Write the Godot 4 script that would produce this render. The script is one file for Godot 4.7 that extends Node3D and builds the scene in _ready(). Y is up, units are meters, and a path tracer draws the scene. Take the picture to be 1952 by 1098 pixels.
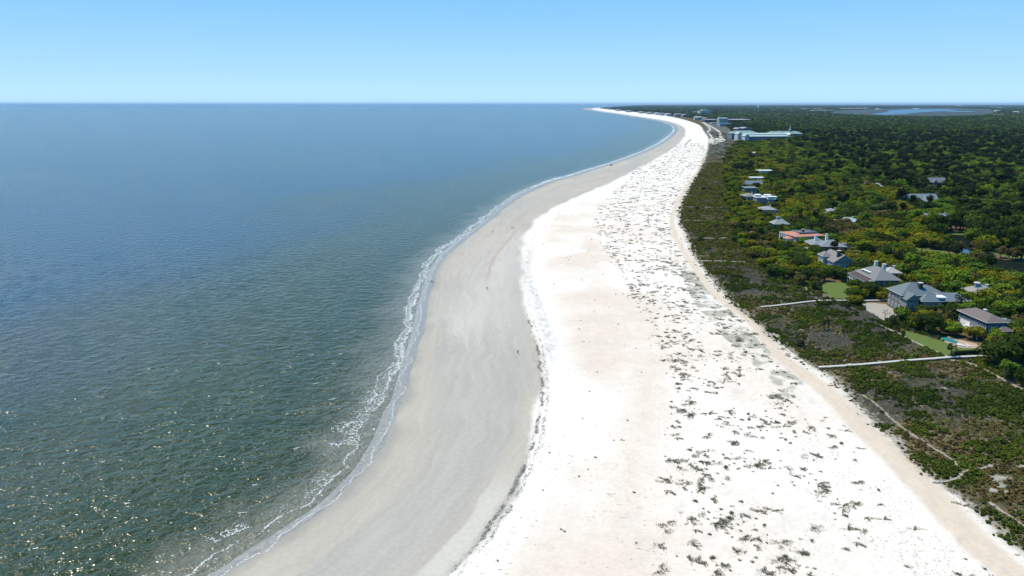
extends Node3D
# A barrier-island beach seen from a hundred metres up: sea, sand, dune scrub, wooded house belt, resort, marsh.
# Ground places are given as (x, d): metres to the right of the camera and metres ahead of it (world z = -d).

var rng := RandomNumberGenerator.new()
var n_big := FastNoiseLite.new()
var n_mid := FastNoiseLite.new()
var n_fine := FastNoiseLite.new()
var n_cell := FastNoiseLite.new()
var taken := {}
var M := {}
var keep_clear: Array = []      # [x, d, radius] where no wild plant grows
var clear_polys: Array = []

# ---- lines that run along the coast: [depths, x at each depth]
var SHORE = [PackedFloat32Array([105.6, 109.8, 116.1, 122.6, 128.7, 134.9, 139.9, 142.4, 143.2, 144.0, 145.5, 147.0, 148.6, 150.3, 152.1, 154.1, 156.4, 159.0, 161.3, 163.0, 164.4, 166.1, 168.3, 170.8, 173.5, 176.7, 180.2, 183.6, 186.5, 189.2, 192.5, 196.9, 202.0, 207.5, 213.6, 220.2, 226.1, 230.4, 233.7, 237.2, 241.1, 245.1, 249.9, 255.5, 262.0, 269.6, 278.7, 289.2, 300.7, 313.1, 326.6, 340.0, 352.5, 364.5, 376.6, 388.8, 401.0, 413.5, 426.4, 439.6, 453.1, 467.1, 481.4, 495.1, 506.7, 517.4, 530.1, 546.9, 566.5, 587.5, 608.5, 630.9, 658.1, 695.2, 740.6, 785.1, 821.4, 853.0, 884.5, 918.6, 952.5, 983.5, 1007.7, 1027.3, 1049.3, 1077.7, 1109.6, 1142.4, 1174.0, 1206.3, 1242.2, 1283.0, 1328.5, 1380.3, 1442.1, 1513.2, 1586.6, 1657.0, 1728.1, 1805.5, 1891.4, 1985.7, 2093.2, 2222.8, 2373.7, 2531.4, 2683.7, 2836.6, 3001.0, 3182.9, 3379.3, 3591.5, 3826.4, 4081.2, 4336.2, 4563.6, 4772.6, 5001.5, 5260.3, 5547.2, 5906.3, 6406.5, 7054.8, 7779.4, 8520.7, 9318.5, 10201.5, 11215.0, 12335.9, 13455.5, 14366.5, 15094.8, 15919.7, 16990.4, 18240.2, 19746.5, 21628.5, 23992.7, 26936.3, 30820.6, 36012.4, 42342.9, 49959.6, 59027.6, 67378.6]), PackedFloat32Array([-84.3, -82.6, -79.9, -76.7, -72.9, -68.5, -65.0, -63.3, -62.8, -62.4, -61.7, -60.9, -60.1, -59.0, -57.9, -56.6, -55.3, -53.9, -52.7, -51.6, -50.7, -49.8, -48.9, -48.0, -47.1, -46.2, -45.2, -44.3, -43.7, -43.3, -42.9, -42.4, -42.0, -41.8, -41.8, -41.9, -42.0, -41.7, -41.3, -41.1, -41.2, -41.4, -41.7, -41.9, -42.2, -42.4, -42.7, -43.1, -43.5, -44.2, -45.1, -46.0, -46.7, -47.4, -48.1, -48.7, -49.3, -49.7, -50.0, -50.1, -49.9, -49.5, -48.8, -47.8, -46.4, -44.7, -42.5, -39.6, -36.0, -32.4, -29.0, -25.6, -21.4, -15.7, -8.7, -1.1, 6.5, 14.3, 22.8, 32.4, 42.8, 53.3, 63.3, 72.9, 83.0, 93.9, 105.5, 117.8, 130.6, 144.2, 158.7, 174.1, 190.8, 209.2, 230.7, 254.9, 279.1, 301.6, 323.4, 346.3, 371.2, 397.8, 427.3, 462.2, 502.0, 542.4, 580.0, 616.3, 652.5, 689.6, 726.4, 762.2, 796.7, 829.3, 858.5, 880.6, 895.8, 909.0, 919.7, 927.7, 940.6, 965.9, 1001.1, 1036.8, 1064.2, 1088.0, 1116.7, 1153.0, 1196.7, 1256.4, 1326.1, 1410.0, 1541.5, 1756.8, 2048.2, 2392.8, 2799.1, 3302.7, 3919.3, 4718.3, 5772.4, 7042.9, 8540.8, 10295.6, 11907.8])]
var WRACK = [PackedFloat32Array([104.4, 109.3, 116.8, 124.1, 129.5, 134.0, 138.0, 141.3, 143.8, 146.4, 149.6, 153.0, 156.4, 159.6, 162.8, 165.8, 168.2, 170.3, 173.3, 177.8, 183.5, 189.2, 194.7, 200.3, 206.5, 213.9, 222.1, 229.9, 236.0, 241.2, 246.9, 253.8, 261.3, 269.2, 277.6, 286.4, 294.9, 302.5, 309.5, 317.4, 326.5, 336.6, 347.8, 360.6, 374.8, 390.1, 406.4, 424.0, 443.1, 464.3, 487.4, 511.7, 536.9, 563.2, 590.6, 619.6, 649.7, 679.4, 706.2, 731.3, 758.5, 790.2, 825.0, 863.0, 903.8, 948.7, 999.6, 1060.3, 1130.7, 1206.2, 1284.0, 1366.4, 1454.9, 1549.8, 1651.2, 1761.7, 1882.4, 2014.1, 2161.8, 2333.9, 2530.4, 2739.4, 2948.2, 3160.0, 3382.2, 3617.5, 3858.9, 4102.1, 4329.2, 4542.9, 4778.6, 5053.0, 5360.7, 5720.5, 6160.7, 6691.1, 7300.5, 8007.0, 8834.5, 9742.3, 10695.2, 11695.8, 12715.0, 13643.8, 14475.6, 15397.0, 16505.5, 17761.7, 19252.5, 21083.6, 23340.3, 26137.4, 29829.7, 34735.5, 40672.0, 47749.7, 56084.9, 63674.6]), PackedFloat32Array([-30.2, -28.4, -25.5, -22.4, -19.4, -16.3, -13.7, -11.9, -10.6, -9.4, -8.0, -6.7, -5.4, -4.3, -3.2, -2.3, -1.4, -0.7, 0.1, 1.3, 2.6, 3.9, 5.0, 6.1, 7.1, 8.1, 9.0, 9.7, 10.3, 10.6, 10.8, 10.9, 10.9, 10.8, 10.7, 10.5, 10.2, 9.8, 9.2, 8.6, 8.0, 7.5, 7.0, 6.5, 5.9, 5.5, 5.2, 5.1, 5.2, 5.6, 6.3, 7.5, 9.1, 11.4, 14.6, 19.0, 24.7, 31.4, 38.8, 47.1, 56.7, 68.0, 81.0, 95.1, 110.4, 127.1, 145.4, 165.8, 188.7, 213.2, 238.8, 265.9, 294.4, 324.1, 355.1, 387.7, 421.7, 457.3, 495.8, 539.4, 587.5, 636.4, 682.5, 726.0, 767.8, 806.9, 841.5, 872.6, 897.4, 915.3, 932.1, 949.2, 964.9, 983.0, 1006.6, 1034.6, 1064.9, 1095.2, 1128.1, 1168.5, 1217.8, 1276.3, 1346.9, 1421.5, 1505.4, 1630.4, 1825.5, 2085.2, 2400.0, 2785.2, 3267.7, 3857.7, 4620.5, 5623.4, 6821.7, 8217.3, 9831.7, 11297.7])]
var VEG = [PackedFloat32Array([103.5, 107.8, 114.4, 121.6, 129.3, 137.9, 145.2, 149.4, 151.4, 153.6, 156.9, 160.5, 164.0, 167.3, 170.5, 173.5, 176.0, 178.2, 180.5, 182.8, 185.1, 188.0, 191.9, 196.5, 201.3, 206.0, 211.0, 216.3, 221.7, 227.5, 233.4, 239.7, 246.2, 252.1, 256.3, 259.6, 263.0, 267.1, 271.5, 276.1, 280.9, 286.1, 292.6, 301.4, 312.0, 322.9, 333.3, 343.9, 354.7, 366.0, 377.7, 389.3, 400.4, 411.2, 422.4, 433.9, 445.8, 459.7, 476.6, 496.1, 517.5, 541.4, 567.9, 593.6, 616.1, 636.5, 657.5, 679.8, 702.8, 728.2, 757.3, 789.8, 825.1, 863.6, 905.7, 950.6, 996.8, 1045.8, 1101.8, 1169.7, 1248.8, 1333.4, 1420.5, 1512.2, 1608.1, 1707.6, 1809.6, 1912.9, 2009.3, 2101.9, 2211.0, 2354.7, 2528.1, 2717.2, 2915.5, 3129.4, 3354.8, 3581.6, 3812.6, 4068.8, 4369.1, 4708.3, 5074.3, 5460.7, 5870.3, 6293.6, 6688.2, 7069.3, 7544.1, 8230.5, 9123.6, 10137.7, 11240.6, 12467.2, 13684.9, 14654.3, 15380.5, 16122.2, 16931.7, 17753.7, 18848.3, 20486.0, 22708.2, 25470.4, 28996.8, 33655.2, 39251.6, 45866.6, 53577.9, 60526.3]), PackedFloat32Array([128.8, 126.4, 122.7, 119.5, 117.6, 116.3, 115.4, 114.8, 114.6, 114.6, 114.6, 114.7, 114.7, 114.4, 114.0, 113.6, 113.5, 113.5, 113.4, 113.0, 112.5, 112.3, 112.6, 113.3, 113.8, 114.1, 114.3, 114.7, 115.5, 116.5, 117.4, 117.9, 118.2, 118.2, 117.7, 116.9, 116.1, 115.3, 114.5, 113.8, 113.6, 113.6, 113.4, 113.1, 112.6, 112.2, 112.0, 111.8, 111.9, 112.2, 112.8, 113.5, 114.1, 114.8, 115.7, 116.8, 118.2, 119.9, 122.4, 125.3, 128.6, 132.2, 136.1, 140.2, 144.1, 148.0, 152.3, 157.4, 163.0, 169.7, 177.7, 187.1, 197.4, 208.7, 221.2, 234.7, 249.0, 264.3, 281.3, 301.1, 323.7, 347.6, 372.0, 397.3, 423.6, 451.0, 478.9, 506.7, 532.3, 556.3, 583.1, 616.4, 655.3, 698.0, 744.8, 795.7, 846.2, 891.6, 933.3, 976.6, 1024.9, 1076.0, 1127.8, 1178.8, 1228.4, 1274.4, 1310.8, 1338.4, 1368.7, 1409.3, 1457.8, 1512.6, 1572.6, 1638.9, 1706.9, 1754.9, 1791.7, 1864.3, 1996.2, 2175.9, 2415.3, 2755.9, 3220.8, 3794.8, 4521.5, 5476.3, 6610.9, 7922.9, 9428.2, 10781.4])]
var TREES = [PackedFloat32Array([143.4, 149.2, 158.2, 167.9, 177.1, 186.8, 197.4, 210.0, 223.9, 236.6, 245.1, 250.8, 256.9, 265.3, 274.6, 283.2, 290.1, 296.0, 302.7, 311.6, 321.8, 330.8, 336.7, 340.9, 346.2, 354.3, 363.8, 372.6, 379.7, 385.9, 392.0, 397.8, 403.5, 410.8, 421.1, 433.4, 446.2, 457.9, 469.8, 484.2, 502.8, 525.0, 548.5, 572.9, 598.9, 625.6, 650.9, 676.3, 707.8, 751.6, 806.3, 865.0, 921.4, 979.8, 1049.6, 1143.8, 1261.2, 1383.3, 1488.9, 1583.4, 1681.5, 1788.1, 1897.6, 2017.9, 2153.1, 2303.3, 2475.8, 2687.9, 2939.5, 3198.1, 3419.2, 3616.1, 3842.7, 4147.6, 4512.6, 4891.4, 5231.3, 5549.3, 5894.7, 6283.8, 6710.3, 7226.6, 7914.7, 8788.5, 9774.4, 10834.2, 11994.0, 13159.5, 14142.1, 14932.2, 15739.0, 16595.4, 17456.1, 18568.4, 20180.2, 22325.2, 24979.8, 28370.5, 32825.2, 38140.1, 44371.0, 51565.6, 57985.7]), PackedFloat32Array([201.5, 198.9, 194.8, 190.8, 187.3, 184.0, 181.3, 179.8, 179.3, 179.2, 179.8, 181.0, 182.0, 182.6, 183.0, 182.9, 181.8, 180.0, 178.5, 177.8, 177.3, 176.5, 175.1, 173.2, 171.3, 169.2, 166.9, 164.7, 162.8, 161.0, 159.1, 157.0, 154.8, 153.3, 152.8, 153.1, 153.6, 154.0, 154.7, 156.4, 159.8, 164.5, 169.8, 175.5, 181.8, 188.6, 195.5, 202.9, 211.9, 224.4, 240.0, 256.2, 270.6, 285.0, 303.4, 330.6, 365.8, 403.5, 437.6, 469.8, 503.2, 539.1, 575.8, 613.7, 652.3, 692.3, 737.4, 793.7, 859.5, 923.5, 972.3, 1009.7, 1049.0, 1100.4, 1157.6, 1210.4, 1246.5, 1269.6, 1292.8, 1320.9, 1349.4, 1381.9, 1422.0, 1470.7, 1526.7, 1590.3, 1661.7, 1733.1, 1780.9, 1815.1, 1885.8, 2020.4, 2204.7, 2444.2, 2771.6, 3210.9, 3756.5, 4459.0, 5384.5, 6476.9, 7726.5, 9146.1, 10409.8])]
var TRACK = [PackedFloat32Array([103.5, 108.0, 114.8, 121.6, 127.2, 132.2, 136.5, 139.4, 141.1, 143.3, 146.6, 150.5, 154.4, 158.1, 161.8, 165.5, 169.2, 172.9, 177.1, 182.2, 187.9, 193.5, 198.3, 202.9, 208.5, 216.5, 226.1, 234.8, 240.9, 245.5, 250.0, 254.8, 259.5, 264.2, 268.7, 273.1, 278.0, 283.9, 290.4, 296.8, 302.4, 307.7, 313.2, 319.2, 325.5, 332.3, 340.3, 348.9, 356.7, 362.4, 367.0, 372.3, 379.0, 386.6, 395.3, 405.4, 416.9, 429.4, 442.9, 457.5, 472.9, 489.2, 506.4, 523.6, 539.8, 555.7, 573.3, 594.2, 617.6, 641.9, 666.4, 691.7, 716.7, 738.9, 760.2, 787.1, 825.6, 873.5, 925.1, 977.7, 1034.0, 1093.1, 1150.7, 1209.9, 1284.5, 1401.5, 1554.8, 1684.9]), PackedFloat32Array([111.0, 110.3, 109.2, 108.3, 108.0, 108.0, 107.9, 107.6, 107.3, 107.0, 107.0, 107.1, 107.2, 107.4, 107.6, 107.8, 108.0, 108.2, 108.4, 108.5, 108.7, 108.8, 108.9, 108.9, 109.0, 109.6, 110.3, 110.8, 110.9, 110.7, 110.2, 109.6, 108.7, 107.9, 107.4, 107.0, 107.0, 107.3, 108.0, 108.7, 109.2, 109.7, 110.0, 110.3, 110.4, 110.3, 109.7, 108.7, 108.0, 107.6, 107.4, 107.4, 107.6, 107.9, 108.4, 109.1, 110.1, 111.2, 112.5, 114.0, 115.6, 117.4, 119.3, 121.3, 123.1, 125.0, 127.7, 131.6, 136.5, 141.9, 147.8, 154.3, 160.9, 166.9, 172.9, 180.7, 192.0, 206.3, 222.0, 238.8, 257.3, 276.0, 292.9, 309.3, 329.6, 361.4, 402.6, 437.6])]
var GRASS = [PackedFloat32Array([103.5, 108.3, 115.8, 123.1, 128.2, 132.6, 138.0, 145.9, 155.6, 165.7, 175.3, 185.0, 194.4, 203.4, 211.9, 220.3, 228.6, 236.7, 245.4, 255.2, 265.8, 276.1, 285.2, 293.7, 303.3, 315.3, 329.0, 343.2, 357.0, 371.2, 386.9, 404.7, 424.5, 447.1, 474.4, 506.1, 538.5, 567.6, 595.4, 626.9, 666.2, 711.7, 760.8, 811.7, 866.0, 925.1, 991.0, 1063.1, 1137.8, 1209.5, 1280.1, 1359.3, 1456.5, 1568.3, 1684.9, 1796.0, 1905.3, 2022.1, 2151.5, 2290.1, 2438.3, 2610.4, 2796.0, 2941.0]), PackedFloat32Array([15.5, 17.8, 21.3, 24.6, 26.8, 28.4, 30.2, 32.4, 34.8, 37.4, 39.9, 42.6, 45.1, 47.5, 49.7, 51.8, 53.9, 55.8, 57.5, 59.1, 60.6, 61.5, 61.5, 60.9, 60.7, 61.5, 62.8, 63.7, 63.4, 62.4, 61.8, 62.3, 63.3, 64.3, 64.9, 65.4, 66.2, 66.9, 67.9, 70.7, 76.4, 84.6, 95.1, 108.4, 124.6, 141.4, 157.1, 173.2, 190.8, 210.0, 230.5, 254.1, 283.8, 318.9, 355.5, 390.5, 424.9, 461.2, 500.9, 542.7, 585.9, 633.1, 682.0, 719.9])]

func lx(line, d: float) -> float:
	var ds: PackedFloat32Array = line[0]
	var xs: PackedFloat32Array = line[1]
	var n := ds.size()
	if d <= ds[0]:
		return xs[0]
	if d >= ds[n - 1]:
		return xs[n - 1] + (d - ds[n - 1]) * 0.25
	var i := ds.bsearch(d)
	if i < 1:
		i = 1
	var t := (d - ds[i - 1]) / (ds[i] - ds[i - 1])
	return lerpf(xs[i - 1], xs[i], t)

func ground_y(x: float, d: float) -> float:
	return height_at(x, d, lx(SHORE, d), lx(WRACK, d), lx(VEG, d), lx(GRASS, d))

func height_at(x: float, d: float, xs: float, xw: float, xv: float, xg: float) -> float:
	var s := x - xs
	var y: float
	if s < 0.0:
		y = maxf(s * 0.03, -3.0)
	elif x < xw:
		y = 1.2 * s / maxf(xw - xs, 1.0)
	elif x < xv:
		y = 1.2 + 0.8 * (x - xw) / maxf(xv - xw, 1.0)
		y += 0.16 * exp(-pow((x - xw - 1.5) / 1.6, 2.0))
		var g := smoothstep(xg - 12.0, xg + 10.0, x) * smoothstep(xv, xv - 14.0, x)
		if d < 1500.0:
			y += g * (0.45 * n_mid.get_noise_2d(x * 2.2, d * 2.2) + 0.22 * n_mid.get_noise_2d(x * 7.0 + 90.0, d * 7.0))
	else:
		y = 2.0 + 0.2 * smoothstep(0.0, 8.0, x - xv)
	return y

func lin(r: float, g: float, b: float, a := 1.0) -> Color:
	return Color(r, g, b, a).linear_to_srgb()

func numbered(called: String) -> String:
	if not taken.has(called):
		taken[called] = 0
		return called
	taken[called] += 1
	return "%s_%03d" % [called, taken[called]]

func thing(called: String, label: String, category: String, group := "") -> Node3D:
	var o := Node3D.new()
	o.name = numbered(called)
	add_child(o)
	o.set_meta("label", label)
	o.set_meta("category", category)
	if group != "":
		o.set_meta("group", group)
	return o

func part(called: String, mesh: Mesh, m: Material, parent: Node3D, at := Vector3.ZERO, turn := 0.0) -> MeshInstance3D:
	var o := MeshInstance3D.new()
	o.name = called
	o.mesh = mesh
	if m != null:
		o.material_override = m
	o.position = at
	o.rotation.y = turn
	parent.add_child(o, true)
	return o

func structure(called: String, mesh: Mesh, m: Material) -> MeshInstance3D:
	var o := part(numbered(called), mesh, m, self)
	o.set_meta("kind", "structure")
	return o

func stuff(o: Node, label: String, category: String) -> void:
	o.set_meta("kind", "stuff")
	o.set_meta("label", label)
	o.set_meta("category", category)

func mat(called: String, c: Color, rough := 0.9, tex: Texture2D = null, scale := 0.1, world := false) -> StandardMaterial3D:
	var m := StandardMaterial3D.new()
	m.resource_name = called
	m.albedo_color = c
	m.roughness = rough
	if tex:
		m.albedo_texture = tex
		m.uv1_triplanar = true
		m.uv1_world_triplanar = world
		m.uv1_scale = Vector3.ONE * scale
	M[called] = m
	return m

func plain(v: PackedVector3Array, ix := PackedInt32Array(), col := PackedColorArray(), nrm := PackedVector3Array()) -> ArrayMesh:
	var a := []
	a.resize(Mesh.ARRAY_MAX)
	a[Mesh.ARRAY_VERTEX] = v
	if ix.size() > 0:
		a[Mesh.ARRAY_INDEX] = ix
	if col.size() > 0:
		a[Mesh.ARRAY_COLOR] = col
	if nrm.size() > 0:
		a[Mesh.ARRAY_NORMAL] = nrm
	var m := ArrayMesh.new()
	m.add_surface_from_arrays(Mesh.PRIMITIVE_TRIANGLES, a)
	return m

# ---- small solid builders: every one adds flat faces to a vertex list
func quad(v: PackedVector3Array, a: Vector3, b: Vector3, c: Vector3, d: Vector3) -> void:
	v.append_array(PackedVector3Array([a, b, c, a, c, d]))

func box_to(v: PackedVector3Array, lo: Vector3, hi: Vector3) -> void:
	var p := []
	for k in 8:
		p.append(Vector3(hi.x if k & 1 else lo.x, hi.y if k & 2 else lo.y, hi.z if k & 4 else lo.z))
	quad(v, p[0], p[2], p[3], p[1])
	quad(v, p[5], p[7], p[6], p[4])
	quad(v, p[4], p[6], p[2], p[0])
	quad(v, p[1], p[3], p[7], p[5])
	quad(v, p[2], p[6], p[7], p[3])
	quad(v, p[4], p[0], p[1], p[5])

func box(lo: Vector3, hi: Vector3) -> ArrayMesh:
	var v := PackedVector3Array()
	box_to(v, lo, hi)
	return plain(v)

func tube_to(v: PackedVector3Array, a: Vector3, b: Vector3, ra: float, rb: float, sides := 5) -> void:
	var ax := (b - a).normalized()
	var u := ax.cross(Vector3.UP if absf(ax.y) < 0.9 else Vector3.RIGHT).normalized()
	var w := ax.cross(u)
	for k in sides:
		var t0 := TAU * k / sides
		var t1 := TAU * (k + 1) / sides
		var e0 := u * cos(t0) + w * sin(t0)
		var e1 := u * cos(t1) + w * sin(t1)
		quad(v, a + e0 * ra, b + e0 * rb, b + e1 * rb, a + e1 * ra)
		v.append_array(PackedVector3Array([b, b + e1 * rb, b + e0 * rb]))

func hip_roof(w: float, l: float, rise: float, ridge: float, along_z: bool, thick := 0.25) -> ArrayMesh:
	# w across x, l across z, eaves at y 0; ridge = length of the ridge (0 is a pyramid, full length a gable)
	var v := PackedVector3Array()
	var x := w / 2
	var z := l / 2
	var b := [Vector3(-x, 0, -z), Vector3(x, 0, -z), Vector3(x, 0, z), Vector3(-x, 0, z)]
	var t := []
	for p in b:
		t.append(p + Vector3(0, thick, 0))
	var r0 := Vector3(0, thick + rise, -ridge / 2) if along_z else Vector3(-ridge / 2, thick + rise, 0)
	var r1 := -r0
	r1.y = thick + rise
	quad(v, b[3], b[2], b[1], b[0])
	for k in 4:
		quad(v, b[k], b[(k + 1) % 4], t[(k + 1) % 4], t[k])
	if along_z:
		quad(v, t[3], t[0], r0, r1)
		quad(v, t[1], t[2], r1, r0)
		v.append_array(PackedVector3Array([t[0], t[1], r0, t[2], t[3], r1]))
	else:
		quad(v, t[0], t[1], r1, r0)
		quad(v, t[2], t[3], r0, r1)
		v.append_array(PackedVector3Array([t[1], t[2], r1, t[3], t[0], r0]))
	return plain(v)

func ridge_caps(w: float, l: float, rise: float, ridge: float, along_z: bool, thick := 0.25) -> ArrayMesh:
	var v := PackedVector3Array()
	var r0 := Vector3(0, thick + rise, -ridge / 2) if along_z else Vector3(-ridge / 2, thick + rise, 0)
	var r1 := -r0
	r1.y = thick + rise
	tube_to(v, r0, r1, 0.11, 0.11, 5)
	for sx in [-1.0, 1.0]:
		for sz in [-1.0, 1.0]:
			var near_end := r0 if (sz if along_z else sx) < 0 else r1
			tube_to(v, near_end, Vector3(sx * w / 2, thick, sz * l / 2), 0.09, 0.09, 4)
	return plain(v)

func eave_trim(w: float, l: float, thick := 0.25) -> ArrayMesh:
	var v := PackedVector3Array()
	var c := [Vector3(-w / 2, thick * 0.5, -l / 2), Vector3(w / 2, thick * 0.5, -l / 2), Vector3(w / 2, thick * 0.5, l / 2), Vector3(-w / 2, thick * 0.5, l / 2)]
	for k in 4:
		tube_to(v, c[k], c[(k + 1) % 4], 0.1, 0.1, 4)
	return plain(v)

func shed_roof(w: float, l: float, drop: float, thick := 0.2) -> ArrayMesh:
	# slopes down towards -x by drop
	var v := PackedVector3Array()
	var p := [Vector3(-w / 2, -drop, -l / 2), Vector3(w / 2, 0, -l / 2), Vector3(w / 2, 0, l / 2), Vector3(-w / 2, -drop, l / 2)]
	var q := []
	for a in p:
		q.append(a + Vector3(0, thick, 0))
	quad(v, q[3], q[2], q[1], q[0])
	quad(v, p[0], p[1], p[2], p[3])
	for k in 4:
		quad(v, p[k], p[(k + 1) % 4], q[(k + 1) % 4], q[k])
	return plain(v)

var win_meshes := {}
func window(parent: Node3D, at: Vector3, face: String, w: float, h: float, frame: Material, shutters := false) -> void:
	# a window on a wall face: frame (four bars), sill, pane set back in it
	var key := "%s %.2f %.2f" % [face, w, h]
	var along_x: bool = face in ["z+", "z-"]
	var out: float = 1.0 if face.ends_with("+") else -1.0
	if not win_meshes.has(key):
		var v := PackedVector3Array()
		var u := PackedVector3Array()
		for b in [[-w / 2, -h / 2, -w / 2 + 0.12, h / 2], [w / 2 - 0.12, -h / 2, w / 2, h / 2], [-w / 2 + 0.12, h / 2 - 0.12, w / 2 - 0.12, h / 2], [-w / 2 - 0.1, -h / 2 - 0.12, w / 2 + 0.1, -h / 2], [-w / 2 + 0.12, -0.03, w / 2 - 0.12, 0.05]]:
			var lo := Vector3(b[0], b[1], 0.004)
			var hi := Vector3(b[2], b[3], 0.12)
			if out < 0:
				var s := lo.z
				lo.z = -hi.z
				hi.z = -s
			if not along_x:
				lo = Vector3(lo.z, lo.y, lo.x)
				hi = Vector3(hi.z, hi.y, hi.x)
			box_to(v, lo, hi)
		var lo2 := Vector3(-w / 2 + 0.11, -h / 2 + 0.01, 0.004)
		var hi2 := Vector3(w / 2 - 0.11, h / 2 - 0.11, 0.04)
		if out < 0:
			var s2 := lo2.z
			lo2.z = -hi2.z
			hi2.z = -s2
		if not along_x:
			lo2 = Vector3(lo2.z, lo2.y, lo2.x)
			hi2 = Vector3(hi2.z, hi2.y, hi2.x)
		box_to(u, lo2, hi2)
		win_meshes[key] = [plain(v), plain(u)]
	var f := part("window", win_meshes[key][0], frame, parent, at)
	part("pane", win_meshes[key][1], M.glass, f)

func wing(h: Node3D, c: Vector3, size: Vector3, roof: String, rise: float, wall_m: Material, roof_m: Material, over := 0.7, wins := {}, ridge := -1.0) -> void:
	# c: centre of the wing's floor in the house's axes; size: x, y, z
	part("wall", box(Vector3(-size.x / 2, 0, -size.z / 2), Vector3(size.x / 2, size.y, size.z / 2)), wall_m, h, c)
	var along_z := size.z > size.x
	var w := size.x + 2 * over
	var l := size.z + 2 * over
	var top := c + Vector3(0, size.y + 0.003, 0)
	if roof == "hip":
		var rl := maxf(absf(w - l), 0.6) if ridge < 0 else ridge
		var rf := part("roof", hip_roof(w, l, rise, rl, along_z), roof_m, h, top)
		part("ridge_cap", ridge_caps(w, l, rise, rl, along_z), tint_mat("roof", Color(0.27, 0.27, 0.27)), rf)
		part("gutter", eave_trim(w, l), M.pale, rf)
	elif roof == "gable":
		var rg := part("roof", hip_roof(w, l, rise, l if along_z else w, along_z), roof_m, h, top)
		part("ridge_cap", ridge_caps(w, l, rise, l if along_z else w, along_z), tint_mat("roof", Color(0.27, 0.27, 0.27)), rg)
	elif roof == "shed":
		part("roof", shed_roof(w, l, rise), roof_m, h, top)
	else:
		part("roof", box(Vector3(-w / 2, 0, -l / 2), Vector3(w / 2, rise, l / 2)), roof_m, h, top)
	for face in wins:
		var a: Array = wins[face]                      # [count, storey heights ..., width, height]
		var count: int = a[0]
		var span: float = size.z if face in ["x-", "x+"] else size.x
		for row in a[1]:
			for k in count:
				var t: float = (k + 0.5) / count - 0.5
				var p := c + Vector3(0, row, 0)
				if face == "x-":
					p += Vector3(-size.x / 2, 0, t * span)
				elif face == "x+":
					p += Vector3(size.x / 2, 0, t * span)
				elif face == "z+":
					p += Vector3(t * span, 0, size.z / 2)
				else:
					p += Vector3(t * span, 0, -size.z / 2)
				window(h, p, face, a[2], a[3], M.white_trim)

func chimney(h: Node3D, at: Vector3, w: float, hh: float, m: Material) -> void:
	var c := part("chimney", box(Vector3(-w / 2, 0, -w / 2), Vector3(w / 2, hh, w / 2)), m, h, at)
	part("cap", box(Vector3(-w / 2 - 0.15, 0, -w / 2 - 0.15), Vector3(w / 2 + 0.15, 0.25, w / 2 + 0.15)), M.pale, c, Vector3(0, hh + 0.003, 0))

func railing(h: Node3D, a: Vector3, b: Vector3) -> void:
	var v := PackedVector3Array()
	var n := int(a.distance_to(b) / 1.5) + 1
	for k in n + 1:
		var p := a.lerp(b, float(k) / n)
		box_to(v, p + Vector3(-0.06, 0, -0.06), p + Vector3(0.06, 1.0, 0.06))
	var r := part("railing", plain(v), M.white_trim, h)
	var u := PackedVector3Array()
	tube_to(u, a + Vector3(0, 1.05, 0), b + Vector3(0, 1.05, 0), 0.08, 0.08, 4)
	tube_to(u, a + Vector3(0, 0.55, 0), b + Vector3(0, 0.55, 0), 0.05, 0.05, 4)
	part("rail", plain(u), M.white_trim, r)

func house(called: String, label: String, category: String, x: float, d: float, yaw: float, radius: float, group := "") -> Node3D:
	var h := thing(called, label, category, group)
	h.position = Vector3(x, 2.2, -d)
	h.rotation.y = deg_to_rad(yaw)
	if radius > 0:
		keep_clear.append([x, d, radius * 0.74])
	return h

# ---- sheets on the ground
func drape(poly: PackedVector2Array, y: float) -> ArrayMesh:
	var ix := Geometry2D.triangulate_polygon(poly)
	if ix.is_empty():
		poly = Geometry2D.convex_hull(poly)
		ix = Geometry2D.triangulate_polygon(poly)
	var v := PackedVector3Array()
	for i in ix:
		v.append(Vector3(poly[i].x, y, -poly[i].y))
	return plain(v)

func ragged(poly: PackedVector2Array, amount: float, step := 1.5) -> PackedVector2Array:
	var out := PackedVector2Array()
	for i in poly.size():
		var a := poly[i]
		var b := poly[(i + 1) % poly.size()]
		var n := maxi(1, int(a.distance_to(b) / step))
		for k in n:
			var p := a.lerp(b, float(k) / n)
			out.append(p + Vector2(n_fine.get_noise_2d(p.x * 3.0, p.y * 3.0), n_fine.get_noise_2d(p.x * 3.0 + 500.0, p.y * 3.0)) * amount)
	return out

func ribbon(pts: PackedVector2Array, w: float, y: float, wob := 0.3) -> ArrayMesh:
	var v := PackedVector3Array()
	var cv := Curve2D.new()
	for p in pts:
		cv.add_point(p)
	cv.bake_interval = 0.8
	var q := cv.get_baked_points()
	var L := PackedVector3Array()
	var R := PackedVector3Array()
	for i in q.size():
		var t := (q[mini(i + 1, q.size() - 1)] - q[maxi(i - 1, 0)]).normalized()
		var n := Vector2(-t.y, t.x)
		var a := q[i] + n * w * (0.5 + wob * n_fine.get_noise_2d(i * 9.0, 3.0))
		var b := q[i] - n * w * (0.5 + wob * n_fine.get_noise_2d(i * 9.0, 77.0))
		L.append(Vector3(a.x, y, -a.y))
		R.append(Vector3(b.x, y, -b.y))
	for i in q.size() - 1:
		quad(v, L[i], R[i], R[i + 1], L[i + 1])
	return plain(v)

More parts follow.
